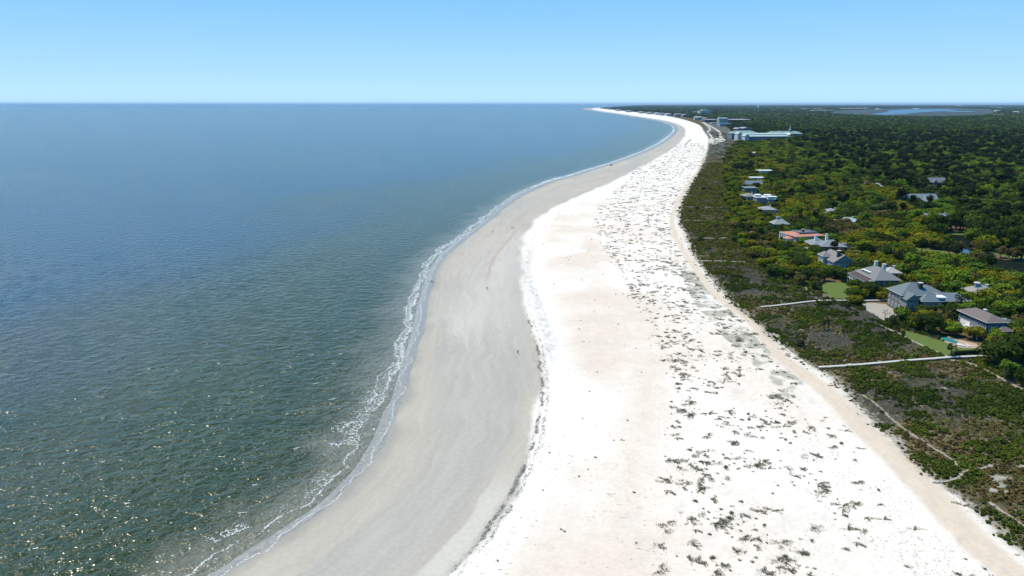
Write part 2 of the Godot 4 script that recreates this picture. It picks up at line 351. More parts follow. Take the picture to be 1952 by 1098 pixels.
func boardwalk(label: String, pts: PackedVector2Array, w: float, h: float) -> void:
	var o := thing("boardwalk", label, "boardwalk")
	var cv := Curve2D.new()
	for p in pts:
		cv.add_point(p)
		keep_clear.append([p.x, p.y, 1.5])
	cv.bake_interval = 2.4
	var q := cv.get_baked_points()
	o.position = Vector3(q[0].x, 2.2, -q[0].y)
	var deck := PackedVector3Array()
	var beams := PackedVector3Array()
	for i in q.size():
		var t := (q[mini(i + 1, q.size() - 1)] - q[maxi(i - 1, 0)]).normalized()
		var n := Vector2(-t.y, t.x) * w / 2
		if i < q.size() - 1:
			var a := q[i] - q[0]
			var b := q[i + 1] - q[0]
			for k in 8:                                   # cross boards with a gap between
				var p := a.lerp(b, (k + 0.06) / 8.0)
				var r := a.lerp(b, (k + 0.94) / 8.0)
				var yy := h + rng.randf_range(-0.01, 0.01)
				var c := [p + n, p - n, r - n, r + n]
				var top := []
				var low := []
				for e in c:
					top.append(Vector3(e.x, yy, -e.y))
					low.append(Vector3(e.x, yy - 0.05, -e.y))
				quad(deck, top[0], top[1], top[2], top[3])
				for e in 4:
					quad(deck, low[e], low[(e + 1) % 4], top[(e + 1) % 4], top[e])
			for s in [-1.0, 1.0]:
				var e0: Vector2 = a + n * s * 0.8
				var e1: Vector2 = b + n * s * 0.8
				tube_to(beams, Vector3(e0.x, h - 0.15, -e0.y), Vector3(e1.x, h - 0.15, -e1.y), 0.09, 0.09, 4)
		for s in [-1.0, 1.0]:
			var g: Vector2 = q[i] - q[0] + n * s * 0.85
			part("post", box(Vector3(-0.08, -0.3, -0.08), Vector3(0.08, h - 0.07, 0.08)), M.grey_wood, o, Vector3(g.x, 0, -g.y))
		keep_clear.append([q[i].x, q[i].y, 1.1])
	part("deck", plain(deck), M.bleached_wood, o)
	part("beam", plain(beams), M.grey_wood, o)

# ---- plants
func unit(up := 0.0) -> Vector3:
	var v := Vector3(rng.randfn(), rng.randfn() + up, rng.randfn())
	return v.normalized()

func leaf(v: PackedVector3Array, c: PackedColorArray, p: Vector3, n: Vector3, s: float, col: Color) -> void:
	var u := n.cross(Vector3(rng.randfn(), rng.randfn(), rng.randfn())).normalized()
	var w := n.cross(u)
	var a := s * rng.randf_range(0.6, 1.25)
	var b := s * rng.randf_range(0.45, 0.9)
	var q := [p - u * a, p + w * b - u * a * 0.2, p + u * a, p - w * b + u * a * 0.25]
	v.append_array(PackedVector3Array([q[0], q[1], q[2], q[0], q[2], q[3]]))
	for k in 6:
		c.append(col)

func crown(r: float, low: float, high: float, lobes: int, per: int, size: float, spread := 1.0) -> ArrayMesh:
	var v := PackedVector3Array()
	var c := PackedColorArray()
	var mid := (low + high) / 2
	var half := (high - low) / 2
	for k in lobes:
		var e := unit(0.35)
		var f := sqrt(rng.randf_range(0.25, 1.0)) * 0.72 * spread
		var centre := Vector3(e.x * r * f, mid + e.y * half * f * 0.85, e.z * r * f)
		var lr := r * rng.randf_range(0.26, 0.42)
		var lh := minf(lr, half * 0.55) * rng.randf_range(0.8, 1.1)
		var tint := rng.randf_range(0.78, 1.24)
		var warm := rng.randf_range(-0.12, 0.16)
		for i in per:
			var g := unit(0.3)
			var p := centre + Vector3(g.x * lr, g.y * lh, g.z * lr) * rng.randf_range(0.7, 1.06)
			var t := tint * rng.randf_range(0.84, 1.16)
			leaf(v, c, p, (g + unit() * 0.55).normalized(), size, Color(t * (1.0 + warm), t, t * (1.0 - warm)))
	return plain(v, PackedInt32Array(), c)

func trunk(h: float, r: float, limbs: int, reach: float, up: float) -> ArrayMesh:
	var v := PackedVector3Array()
	var lean := Vector3(rng.randf_range(-0.06, 0.06), 1, rng.randf_range(-0.06, 0.06)) * h
	tube_to(v, Vector3(0, -0.15, 0), lean * 0.5, r * 1.25, r, 7)
	tube_to(v, lean * 0.5, lean, r, r * 0.7, 7)
	for k in limbs:
		var a := TAU * k / limbs + rng.randf_range(-0.4, 0.4)
		var from := lean * rng.randf_range(0.75, 1.0)
		var m := from + Vector3(cos(a) * reach * 0.5, up * rng.randf_range(0.4, 0.7), sin(a) * reach * 0.5)
		var e := m + Vector3(cos(a + 0.3) * reach * 0.5, up * rng.randf_range(0.3, 0.6), sin(a + 0.3) * reach * 0.5)
		tube_to(v, from, m, r * 0.5, r * 0.32, 5)
		tube_to(v, m, e, r * 0.32, r * 0.12, 5)
	return plain(v)

func palm_crown(r: float) -> ArrayMesh:
	var v := PackedVector3Array()
	var c := PackedColorArray()
	for k in 34:
		var a := rng.randf() * TAU
		var rise := rng.randf_range(-0.7, 1.0)
		var dir := Vector3(cos(a), rise, sin(a)).normalized()
		var stem := dir * r * 0.45
		var side := dir.cross(Vector3.UP).normalized()
		var t := rng.randf_range(0.7, 1.25)
		if rise < -0.45:
			t *= 0.9
		for i in 7:                                       # fan of narrow segments that droop at their tips
			var b := (i - 3) / 3.0
			var d2 := (dir + side * b * 0.85).normalized()
			var w := side.cross(d2).normalized() * 0.05 + side * 0.05
			var m := stem + d2 * r * 0.38
			var tip := m + (d2 * r * 0.25 - Vector3(0, r * 0.16, 0))
			v.append_array(PackedVector3Array([stem, m + w, m - w, m + w, tip, m - w]))
			for q in 6:
				c.append(Color(t, t, t))
		var pv := PackedVector3Array()
		tube_to(pv, Vector3.ZERO, stem, 0.03, 0.02, 3)
		v.append_array(pv)
		for q in pv.size():
			c.append(Color(t, t * 0.9, t * 0.7))
	return plain(v, PackedInt32Array(), c)

func blades(v: PackedVector3Array, c: PackedColorArray, at: Vector3, n: int, r: float, tall: float, w: float, droop := 0.5) -> void:
	for k in n:
		var a := rng.randf() * TAU
		var out := Vector3(cos(a), 0, sin(a))
		var side := Vector3(-out.z, 0, out.x) * w
		var b := at + out * r * rng.randf() * 0.35
		var t := tall * rng.randf_range(0.6, 1.2)
		var tip := b + out * r * rng.randf_range(0.3, 1.0) + Vector3(0, t * rng.randf_range(1.0 - droop, 1.0), 0)
		v.append_array(PackedVector3Array([b - side, tip, b + side]))
		var g := rng.randf_range(0.65, 1.35)
		var col := Color(g * rng.randf_range(0.95, 1.15), g, g * rng.randf_range(0.75, 1.0))
		for q in 3:
			c.append(col)

func grass_clump(n: int, ext: float, long: float) -> ArrayMesh:
	var v := PackedVector3Array()
	var c := PackedColorArray()
	var p := Vector3.ZERO
	var head := rng.randf() * TAU
	for k in n:
		if rng.randf() < 0.16:
			p = Vector3(rng.randfn() * ext * 0.4, 0, rng.randfn() * ext * 0.28 * long)
			head = rng.randf_range(-0.8, 0.8)
		head += rng.randf_range(-0.5, 0.5)
		p += Vector3(cos(head), 0, sin(head)) * rng.randf_range(0.25, 0.7)
		if Vector2(p.x, p.z / long).length() > ext:
			p *= 0.3
		var s := rng.randf_range(0.6, 1.25)
		blades(v, c, p + Vector3(0, -0.06, 0), 15, 0.42 * s, 0.52 * s, 0.04, 0.6)
	return plain(v, PackedInt32Array(), c)

func shrub(r: float, h: float, lobes: int, per: int, size: float) -> ArrayMesh:
	return crown(r, -0.15, h, lobes, per, size, 0.9)

func twig_bush(r: float, h: float, n: int) -> ArrayMesh:
	var v := PackedVector3Array()
	var c := PackedColorArray()
	for k in n:
		var g := unit(0.9)
		if g.y < 0.1:
			g.y = 0.15
		var b := Vector3(rng.randfn(), 0, rng.randfn()) * r * 0.3
		var m := b + Vector3(g.x * r, absf(g.y) * h, g.z * r) * rng.randf_range(0.5, 1.0)
		var side := g.cross(Vector3(rng.randfn(), 0.2, rng.randfn())).normalized() * 0.035
		v.append_array(PackedVector3Array([b - side, m + side * 0.5, b + side]))
		var t := rng.randf_range(0.7, 1.3)
		var col := Color(t, t, t)
		for q in 3:
			c.append(col)
		for j in 2:
			var e := m + unit(0.5) * r * 0.35
			var b2 := b.lerp(m, rng.randf_range(0.4, 0.8))
			v.append_array(PackedVector3Array([b2 - side * 0.7, e, b2 + side * 0.7]))
			for q in 3:
				c.append(col)
	return plain(v, PackedInt32Array(), c)

func bare_tree(h: float) -> ArrayMesh:
	var v := PackedVector3Array()
	_branch(v, Vector3.ZERO, Vector3(0.1, 1, 0.05).normalized(), h * 0.36, 0.16, 4)
	return plain(v)

func _branch(v: PackedVector3Array, from: Vector3, dir: Vector3, l: float, r: float, depth: int) -> void:
	var to := from + dir * l
	tube_to(v, from, to, r, r * 0.66, 4 if depth < 3 else 6)
	if depth == 0:
		return
	for k in 3:
		var nd := (dir + unit(0.25) * 0.75).normalized()
		_branch(v, from.lerp(to, rng.randf_range(0.6, 1.0)), nd, l * rng.randf_range(0.6, 0.82), r * 0.6, depth - 1)

func mm(called: String, mesh: Mesh, m: Material, list: Array, cols: Array, label: String, category: String) -> void:
	if list.is_empty():
		return
	var mu := MultiMesh.new()
	mu.transform_format = MultiMesh.TRANSFORM_3D
	mu.use_colors = true
	mu.mesh = mesh
	mu.instance_count = list.size()
	for i in list.size():
		mu.set_instance_transform(i, list[i])
		mu.set_instance_color(i, cols[i])
	var o := MultiMeshInstance3D.new()
	o.name = numbered(called)
	o.multimesh = mu
	o.material_override = m
	add_child(o)
	stuff(o, label, category)

func allowed(x: float, d: float, extra: float) -> bool:
	var key := Vector2i(floori(x / 40.0), floori(d / 40.0))
	if clear_grid.has(key):
		for k in clear_grid[key]:
			var dx: float = k[0] - x
			var dd: float = k[1] - d
			var r: float = k[2] + extra
			if dx * dx + dd * dd < r * r:
				return false
	for p in clear_polys:
		if p[0].has_point(Vector2(x, d)) and Geometry2D.is_point_in_polygon(Vector2(x, d), p[1]):
			return false
	return true

var clear_grid := {}
func index_clear() -> void:
	for k in keep_clear:
		var r: float = k[2] + 6.0
		for i in range(floori((k[0] - r) / 40.0), floori((k[0] + r) / 40.0) + 1):
			for j in range(floori((k[1] - r) / 40.0), floori((k[1] + r) / 40.0) + 1):
				var key := Vector2i(i, j)
				if not clear_grid.has(key):
					clear_grid[key] = []
				clear_grid[key].append(k)

func no_plants(poly: PackedVector2Array) -> void:
	var b := Rect2(poly[0], Vector2.ZERO)
	for p in poly:
		b = b.expand(p)
	clear_polys.append([b, poly])

func seen(x: float, d: float, spare := 1.06) -> bool:
	return absf(x) < (0.7222 * d + 18.0) * spare

# ---- people: one skin surface round a skeleton of tapered bones
func sdf(p: Vector3, bones: Array) -> float:
	var best := 1e9
	for b in bones:
		var a: Vector3 = b[0]
		var ab: Vector3 = b[1] - a
		var t := clampf((p - a).dot(ab) / maxf(ab.length_squared(), 1e-6), 0, 1)
		var dd := (p - a - ab * t).length() - lerpf(b[2], b[3], t)
		var h := clampf(0.5 + 0.5 * (best - dd) / 0.03, 0, 1) if best < 1e8 else 1.0
		best = lerpf(best, dd, h) - 0.03 * h * (1 - h) if best < 1e8 else dd
	return best

func skin(bones: Array, cell: float, extra := PackedVector3Array()) -> ArrayMesh:
	var lo := Vector3(9, 9, 9)
	var hi := -lo
	for b in bones:
		var r: float = maxf(b[2], b[3]) + cell * 2
		for e in [b[0], b[1]]:
			lo = lo.min(e - Vector3.ONE * r)
			hi = hi.max(e + Vector3.ONE * r)
	var n := Vector3i(((hi - lo) / cell).ceil()) + Vector3i.ONE
	var f := PackedFloat32Array()
	f.resize(n.x * n.y * n.z)
	var at := func(i: int, j: int, k: int) -> int: return (k * n.y + j) * n.x + i
	for k in n.z:
		for j in n.y:
			for i in n.x:
				f[(k * n.y + j) * n.x + i] = sdf(lo + Vector3(i, j, k) * cell, bones)
	var vert := {}
	var vs := PackedVector3Array()
	var corner := [[0, 0, 0], [1, 0, 0], [0, 1, 0], [1, 1, 0], [0, 0, 1], [1, 0, 1], [0, 1, 1], [1, 1, 1]]
	var edges := [[0, 1], [2, 3], [4, 5], [6, 7], [0, 2], [1, 3], [4, 6], [5, 7], [0, 4], [1, 5], [2, 6], [3, 7]]
	for k in n.z - 1:
		for j in n.y - 1:
			for i in n.x - 1:
				var s := Vector3.ZERO
				var m := 0
				var val := []
				var inside := 0
				for c in corner:
					var q: float = f[((k + c[2]) * n.y + j + c[1]) * n.x + i + c[0]]
					val.append(q)
					if q < 0:
						inside += 1
				if inside == 0 or inside == 8:
					continue
				for e in edges:
					var a: float = val[e[0]]
					var b: float = val[e[1]]
					if (a < 0) != (b < 0):
						var t := a / (a - b)
						var ca: Array = corner[e[0]]
						var cb: Array = corner[e[1]]
						s += Vector3(ca[0], ca[1], ca[2]).lerp(Vector3(cb[0], cb[1], cb[2]), t)
						m += 1
				vert[at.call(i, j, k)] = lo + (Vector3(i, j, k) + s / m) * cell
	for k in range(1, n.z - 1):
		for j in range(1, n.y - 1):
			for i in range(1, n.x - 1):
				var a0: float = f[at.call(i, j, k)]
				for ax in 3:
					var o := Vector3i(1 if ax == 0 else 0, 1 if ax == 1 else 0, 1 if ax == 2 else 0)
					var b0: float = f[at.call(i + o.x, j + o.y, k + o.z)]
					if (a0 < 0) == (b0 < 0):
						continue
					var u := Vector3i(0, 1, 0) if ax == 0 else (Vector3i(0, 0, 1) if ax == 1 else Vector3i(1, 0, 0))
					var w := Vector3i(0, 0, 1) if ax == 0 else (Vector3i(1, 0, 0) if ax == 1 else Vector3i(0, 1, 0))
					var q := []
					for st in [Vector3i.ZERO, -u, -u - w, -w]:
						var id: int = at.call(i + st.x, j + st.y, k + st.z)
						if vert.has(id):
							q.append(vert[id])
					if q.size() == 4:
						quad(vs, q[0], q[1], q[2], q[3])
	vs.append_array(extra)
	return plain(vs)

var figures := {}
func figure(pose: int) -> Dictionary:
	if figures.has(pose):
		return figures[pose]
	var st: float = [0.26, -0.2, 0.05][pose]              # how far the legs stride
	var V := func(x, y, z): return Vector3(x, y, z)
	var hipL: Vector3 = V.call(-0.1, 0.92, 0)
	var hipR: Vector3 = V.call(0.1, 0.92, 0)
	var kneeL: Vector3 = V.call(-0.1, 0.5, -st * 0.7)
	var kneeR: Vector3 = V.call(0.1, 0.5, st * 0.35)
	var ankL: Vector3 = V.call(-0.1, 0.08, -st)
	var ankR: Vector3 = V.call(0.1, 0.08 + absf(st) * 0.15, st * 1.15)
	var shL: Vector3 = V.call(-0.19, 1.43, 0)
	var shR: Vector3 = V.call(0.19, 1.43, 0)
	var elL: Vector3 = V.call(-0.25, 1.14, st * 0.4)
	var elR: Vector3 = V.call(0.25, 1.14, -st * 0.4)
	var wrL: Vector3 = V.call(-0.26, 0.9, st * 0.55 - 0.1)
	var wrR: Vector3 = V.call(0.26, 0.9, -st * 0.55 - 0.1)
	var torso := [[V.call(0, 0.95, 0), V.call(0, 1.15, 0.01), 0.145, 0.125], [V.call(0, 1.15, 0.01), V.call(0, 1.38, 0), 0.125, 0.155], [shL, shR, 0.075, 0.075]]
	var legs := [[hipL, kneeL, 0.09, 0.06], [kneeL, ankL, 0.058, 0.04], [hipR, kneeR, 0.09, 0.06], [kneeR, ankR, 0.058, 0.04], [ankL + V.call(0, -0.04, 0.03), ankL + V.call(0, -0.05, -0.15), 0.04, 0.03], [ankR + V.call(0, -0.04, 0.03), ankR + V.call(0, -0.05, -0.15), 0.04, 0.03]]
	var arms := [[shL, elL, 0.055, 0.042], [elL, wrL, 0.042, 0.03], [shR, elR, 0.055, 0.042], [elR, wrR, 0.042, 0.03], [wrL, wrL + V.call(0, -0.08, -0.02), 0.03, 0.036], [wrR, wrR + V.call(0, -0.08, -0.02), 0.03, 0.036]]
	var head := [[V.call(0, 1.45, 0), V.call(0, 1.56, -0.01), 0.055, 0.05], [V.call(0, 1.6, -0.02), V.call(0, 1.69, 0), 0.075, 0.092], [V.call(0, 1.61, -0.1), V.call(0, 1.645, -0.09), 0.018, 0.01], [V.call(-0.088, 1.63, 0), V.call(0.088, 1.63, 0), 0.02, 0.02]]
	var fingers := PackedVector3Array()
	for s in [[wrL, -1.0], [wrR, 1.0]]:
		var palm: Vector3 = s[0] + V.call(0, -0.09, -0.02)
		for k in 4:
			var r0 := palm + Vector3(0, -0.01, (k - 1.5) * 0.02)
			var l: float = [0.07, 0.08, 0.075, 0.06][k]
			tube_to(fingers, r0, r0 + Vector3(-s[1] * 0.012, -l * 0.55, 0), 0.01, 0.009, 4)
			tube_to(fingers, r0 + Vector3(-s[1] * 0.012, -l * 0.55, 0), r0 + Vector3(-s[1] * 0.035, -l, 0), 0.009, 0.007, 4)
		tube_to(fingers, palm + Vector3(0, 0.05, -0.02), palm + Vector3(-s[1] * 0.02, -0.015, -0.06), 0.012, 0.008, 4)
	var shirt := []
	for b in torso + [arms[0], arms[2]]:
		shirt.append([b[0], b[1], b[2] + 0.014, b[3] + 0.014])
	var shorts := [[hipL + V.call(0.03, 0.05, 0), hipR + V.call(-0.03, 0.05, 0), 0.14, 0.14], [hipL, hipL.lerp(kneeL, 0.8), 0.112, 0.09], [hipR, hipR.lerp(kneeR, 0.8), 0.112, 0.09]]
	var hair := [[V.call(0, 1.7, 0.02), V.call(0, 1.66, 0.04), 0.095, 0.085], [V.call(0, 1.66, 0.05), V.call(0, 1.55, 0.05), 0.07, 0.05]]
	figures[pose] = {"body": skin(torso + legs + arms + head, 0.022, fingers), "shirt": skin(shirt, 0.03), "shorts": skin(shorts, 0.03), "hair": skin(hair, 0.025)}
	return figures[pose]

func person(label: String, p: Vector2, turn: float, pose: int, shirt: Color, shorts: Color, hair: Color, group := "people out on the sand") -> void:
	var o := thing("person", label, "person", group)
	o.position = Vector3(p.x, ground_y(p.x, p.y) + 0.012, -p.y)
	o.rotation.y = deg_to_rad(turn)
	var f := figure(pose)
	part("body", f.body, M.skin, o)
	part("shirt", f.shirt, tint_mat("cloth", shirt), o)
	part("shorts", f.shorts, tint_mat("cloth", shorts), o)
	part("hair", f.hair, tint_mat("hair", hair), o)

var tints := {}
func tint_mat(base: String, c: Color) -> StandardMaterial3D:
	var key := base + str(c)
	if not tints.has(key):
		var m := StandardMaterial3D.new()
		m.albedo_color = lin(c.r, c.g, c.b)
		m.roughness = 0.9
		if base == "roof" or base == "wall":
			m.albedo_texture = M.mottle_tex
			m.uv1_triplanar = true
			m.uv1_scale = Vector3.ONE * (0.35 if base == "roof" else 0.2)
			m.roughness = 0.8
		if base == "leaf":
			m.vertex_color_use_as_albedo = true
			m.roughness = 0.7
			m.metallic_specular = 0.06
			m.backlight = Color(0.28, 0.32, 0.06)
		tints[key] = m
	return tints[key]

var STREAK = [PackedFloat32Array([403.4, 410.2, 420.2, 429.9, 437.2, 443.9, 452.1, 463.0, 476.0, 490.6, 507.3, 526.4, 546.8, 569.2, 593.5, 616.7, 636.7, 654.5, 671.4, 689.0, 705.4, 717.2]), PackedFloat32Array([-14.0, -14.0, -14.0, -13.9, -13.8, -13.5, -12.9, -12.1, -11.0, -9.3, -6.9, -3.9, -0.8, 2.3, 5.5, 8.9, 12.6, 16.4, 20.3, 24.9, 29.6, 33.0])]
var BAND = [PackedFloat32Array([265.8, 271.9, 281.2, 290.9, 300.0, 309.7, 319.9, 331.1, 343.1, 355.9, 370.2, 385.6, 400.1, 411.8, 421.9, 433.4, 447.9, 464.3, 482.8, 504.4, 528.8, 553.0, 576.8, 599.6, 616.4]), PackedFloat32Array([15.4, 15.6, 15.9, 16.0, 15.9, 15.5, 15.1, 14.7, 14.2, 13.5, 12.6, 11.6, 10.6, 9.9, 9.4, 9.2, 9.5, 10.2, 11.3, 12.7, 14.6, 16.9, 19.9, 23.3, 25.9])]

var PALE = [PackedFloat32Array([273.1, 281.3, 293.9, 306.7, 317.6, 328.3, 339.6, 351.7, 364.7, 379.8, 398.6, 420.7, 444.5, 469.0, 495.3, 523.3, 554.3, 587.6, 619.5, 648.4, 673.6, 691.8]), PackedFloat32Array([-16.8, -16.7, -16.6, -16.4, -16.2, -15.9, -15.5, -14.8, -14.0, -13.0, -11.8, -10.3, -8.5, -6.2, -3.5, -0.4, 3.2, 7.4, 12.1, 18.1, 24.6, 29.4])]
var MATS := [
	PackedVector2Array([Vector2(104.0, 442.5), Vector2(110.9, 444.0), Vector2(106.6, 390.5), Vector2(106.5, 361.8), Vector2(109.2, 350.8), Vector2(102.9, 348.8), Vector2(92.5, 350.8), Vector2(95.7, 384.6)]),
	PackedVector2Array([Vector2(92.8, 346.9), Vector2(107.3, 346.0), Vector2(106.7, 328.8), Vector2(106.3, 304.8), Vector2(105.6, 282.5), Vector2(102.9, 268.8), Vector2(94.0, 266.5), Vector2(93.0, 290.5), Vector2(92.2, 320.4)]),
	PackedVector2Array([Vector2(97.7, 260.8), Vector2(104.7, 262.5), Vector2(106.7, 253.1), Vector2(104.2, 240.0), Vector2(94.6, 232.5), Vector2(90.6, 239.0)])]
var FLAT := PackedVector2Array([Vector2(1057.0, 4127.3), Vector2(995.2, 3701.5), Vector2(901.1, 3067.2), Vector2(638.7, 2081.4), Vector2(492.6, 1645.6), Vector2(392.5, 1386.2), Vector2(381.8, 1443.2), Vector2(506.7, 1912.9), Vector2(676.3, 2617.5)])
var BUFF_A := Vector2(57.2, 509.6)

func land_color(x: float, d: float, xs: float, xw: float, xv: float, xt: float, xp: float, xg: float, xk: float, xb: float) -> Color:
	var far := clampf(d / 900.0, 0.0, 1.0)
	var c: Color
	var nm := n_mid.get_noise_2d(x, d)
	var nf := n_fine.get_noise_2d(x, d)
	var nb := n_big.get_noise_2d(x, d)
	if x < xv + 14.0:
		# damp sand, streaked along the shore
		var t := clampf((x - xs) / maxf(xw - xs, 1.0), 0.0, 1.2)
		var streak := n_fine.get_noise_2d(t * 130.0 + 9.0 * nm, d * 0.13) * 0.6 + n_mid.get_noise_2d(t * 110.0 + 40.0 + 14.0 * nm, d * 0.2) * 0.5
		var damp := Color(0.342, 0.318, 0.277).lerp(Color(0.378, 0.335, 0.28), smoothstep(-0.2, 0.4, n_mid.get_noise_2d(t * 60.0, d * 0.08)))
		if d > 260.0 and d < 620.0:
			damp = damp.lerp(Color(0.42, 0.38, 0.335), exp(-pow((x - lx(PALE, d)) / 15.0 + 0.3 * streak, 2.0)) * smoothstep(275.0, 340.0, d + 30.0 * streak) * smoothstep(620.0, 500.0, d))
		damp = damp * (1.0 + 0.135 * streak + 0.04 * nm + 0.04 * nb)
		damp = damp.lerp(Color(0.47, 0.435, 0.37), 0.8 * smoothstep(0.84, 0.88, t + 0.05 * nm) * smoothstep(0.99, 0.95, t + 0.03 * nf) * smoothstep(190.0, 165.0, d))
		var soak := smoothstep(0.16, 0.0, t + 0.09 * nm - 0.02)
		damp = damp.lerp(Color(0.235, 0.225, 0.20), soak * 0.75)
		if d > 200.0 and d < 640.0:
			var kd := x - xk - 1.2 * nf
			var ks := exp(-pow(maxf(kd, 0.0) / 0.7, 2.0)) if kd > 0.0 else exp(-pow(kd / (1.6 + 5.0 * maxf(0.0, n_fine.get_noise_2d(x * 0.35, d * 3.0))), 2.0))
			damp = damp.lerp(Color(0.34, 0.27, 0.215), 0.75 * ks * smoothstep(395.0, 430.0, d) * smoothstep(640.0, 560.0, d))
		# dry sand: bleached, with buff patches
		var u := clampf((x - xw) / maxf(xg - xw, 1.0), 0.0, 2.0)
		var buff := smoothstep(-0.3, 0.45, nb + 0.45 * n_mid.get_noise_2d(x * 0.5, d * 0.25)) * smoothstep(0.14, 0.4, u) * lerpf(1.0, 0.5, smoothstep(xg - 14.0, xg + 18.0, x + 10.0 * nm)) * (1.0 - smoothstep(600.0, 1000.0, d))
		buff = maxf(buff, exp(-pow((x - BUFF_A.x) / 9.0, 2.0) - pow((d - BUFF_A.y) / 55.0, 2.0)))
		buff = clampf(maxf(buff, 0.8 * exp(-pow((x - xg + 9.0) / 9.0, 2.0)) * smoothstep(330.0, 280.0, d)), 0.0, 1.0)
		var dry := Color(0.655, 0.592, 0.522).lerp(Color(0.57, 0.478, 0.392), buff)
		dry = dry * (1.0 + 0.07 * nf + 0.05 * nm)
		var edge := xw + 1.0 * nf + 1.6 * nm + 4.0 * n_fine.get_noise_2d(x * 0.3, d * 0.08)
		c = damp.lerp(dry, smoothstep(edge - 1.2 - 3.0 * far, edge + 0.9 + 3.0 * far, x))
		# strand line: broken reed litter and a greyer storm band above it
		if d < 420.0:
			var wl := exp(-pow((x - xw - 0.9 * nf) / (0.45 + 0.4 * maxf(0.0, nm)), 2.0)) * smoothstep(-0.3, 0.3, n_fine.get_noise_2d(x * 1.6, d * 0.7)) * smoothstep(-0.25, 0.2, n_mid.get_noise_2d(7.0, d * 1.6) + 0.1) * smoothstep(400.0, 300.0, d)
			wl = maxf(wl, 0.5 * exp(-pow((x - xw - 2.0 - 1.4 * nf) / 0.5, 2.0)) * smoothstep(-0.1, 0.4, n_fine.get_noise_2d(x * 3.0 + 60.0, d * 1.5)))
			c = c.lerp(Color(0.15, 0.145, 0.135), clampf(wl, 0.0, 0.85))
		if d > 240.0 and d < 560.0:
			var bl := exp(-pow((x - xb - 1.5 * nf) / 2.6, 2.0)) * smoothstep(-0.4, 0.3, n_fine.get_noise_2d(x * 2.6, d * 1.1)) * smoothstep(255.0, 290.0, d) * smoothstep(560.0, 470.0, d)
			c = c.lerp(Color(0.36, 0.35, 0.345), 0.72 * bl)
		# the vehicle track
		if x > xg:
			var hw := lerpf(4.2, 2.1, smoothstep(140.0, 420.0, d))
			var tr := smoothstep(hw + 1.8, hw - 1.2, absf(x - xp + 1.2 * nm)) * smoothstep(1600.0, 1200.0, d)
			c = c.lerp(Color(0.515, 0.415, 0.32) * (1.0 + 0.06 * nf), 0.9 * tr)
			for g in [-1.0, 1.0]:
				var rut := exp(-pow((x - xp + 1.2 * nm - g * hw * 0.3) / 0.4, 2.0)) * smoothstep(-0.4, 0.2, n_mid.get_noise_2d(d * 1.5, g * 40.0))
				c = c.lerp(Color(0.47, 0.385, 0.30), 0.5 * rut * smoothstep(420.0, 320.0, d))
			# low grey mat of creeping plants beside the track
			var gp := 0.0
			if d > 225.0 and d < 480.0:
				var q := Vector2(x + 2.0 * nm + 1.5 * nf, d + 5.0 * nm)
				for m in MATS:
					if Geometry2D.is_point_in_polygon(q, m):
						gp = 1.0
						break
			gp *= smoothstep(-0.3, 0.25, nm + 0.9 * nf)
			c = c.lerp(Color(0.27, 0.255, 0.2) * (1.0 + 0.25 * nf), 0.82 * gp)
	if x > xv - 5.0:
		var scrub := Color(0.185, 0.155, 0.10).lerp(Color(0.09, 0.09, 0.034), smoothstep(-0.2, 0.3, nm))
		scrub = scrub.lerp(Color(0.17, 0.148, 0.115), smoothstep(0.1, 0.4, nb) * 0.7) * (1.0 + 0.3 * nf)
		scrub = scrub.lerp(Color(0.095, 0.088, 0.03) * (1.0 + 0.3 * nf), 0.75 * smoothstep(400.0, 470.0, d) * smoothstep(-0.25, 0.1, nm + 0.3))
		if d > 1100.0 and d < 4500.0 and Geometry2D.is_point_in_polygon(Vector2(x, d), FLAT):
			scrub = Color(0.13, 0.13, 0.105) * (1.0 + 0.25 * nf)                # open flat of grey beach heather
		var sandy := smoothstep(0.5, 0.7, nf + 0.5 * nm + 0.35 * smoothstep(9.0, 0.0, x - xv))
		scrub = scrub.lerp(Color(0.50, 0.46, 0.40), sandy * (0.7 if d < 430.0 else 0.25))
		var k := smoothstep(-3.0 - 4.0 * far, 3.0 + 3.0 * far, x - xv + 3.0 * nm + 2.5 * nf)
		c = scrub if x >= xv + 14.0 else c.lerp(scrub, k)
		var wood := Color(0.17, 0.125, 0.078) * (1.0 + 0.3 * nf + 0.3 * nm)   # brown leaf litter and sandy soil
		c = c.lerp(wood, smoothstep(-2.0, 6.0, x - xt + 3.0 * nm))
	return c

func rows(d0: float, d1: float, n: int) -> PackedFloat32Array:
	var out := PackedFloat32Array()
	for i in n + 1:
		out.append(1.0 / lerpf(1.0 / d0, 1.0 / d1, float(i) / n))
	return out

func grid_index(nr: int, nc: int) -> PackedInt32Array:
	var ix := PackedInt32Array()
	for i in nr - 1:
		for j in nc - 1:
			var a := i * nc + j
			ix.append_array(PackedInt32Array([a, a + nc, a + 1, a + 1, a + nc, a + nc + 1]))
	return ix

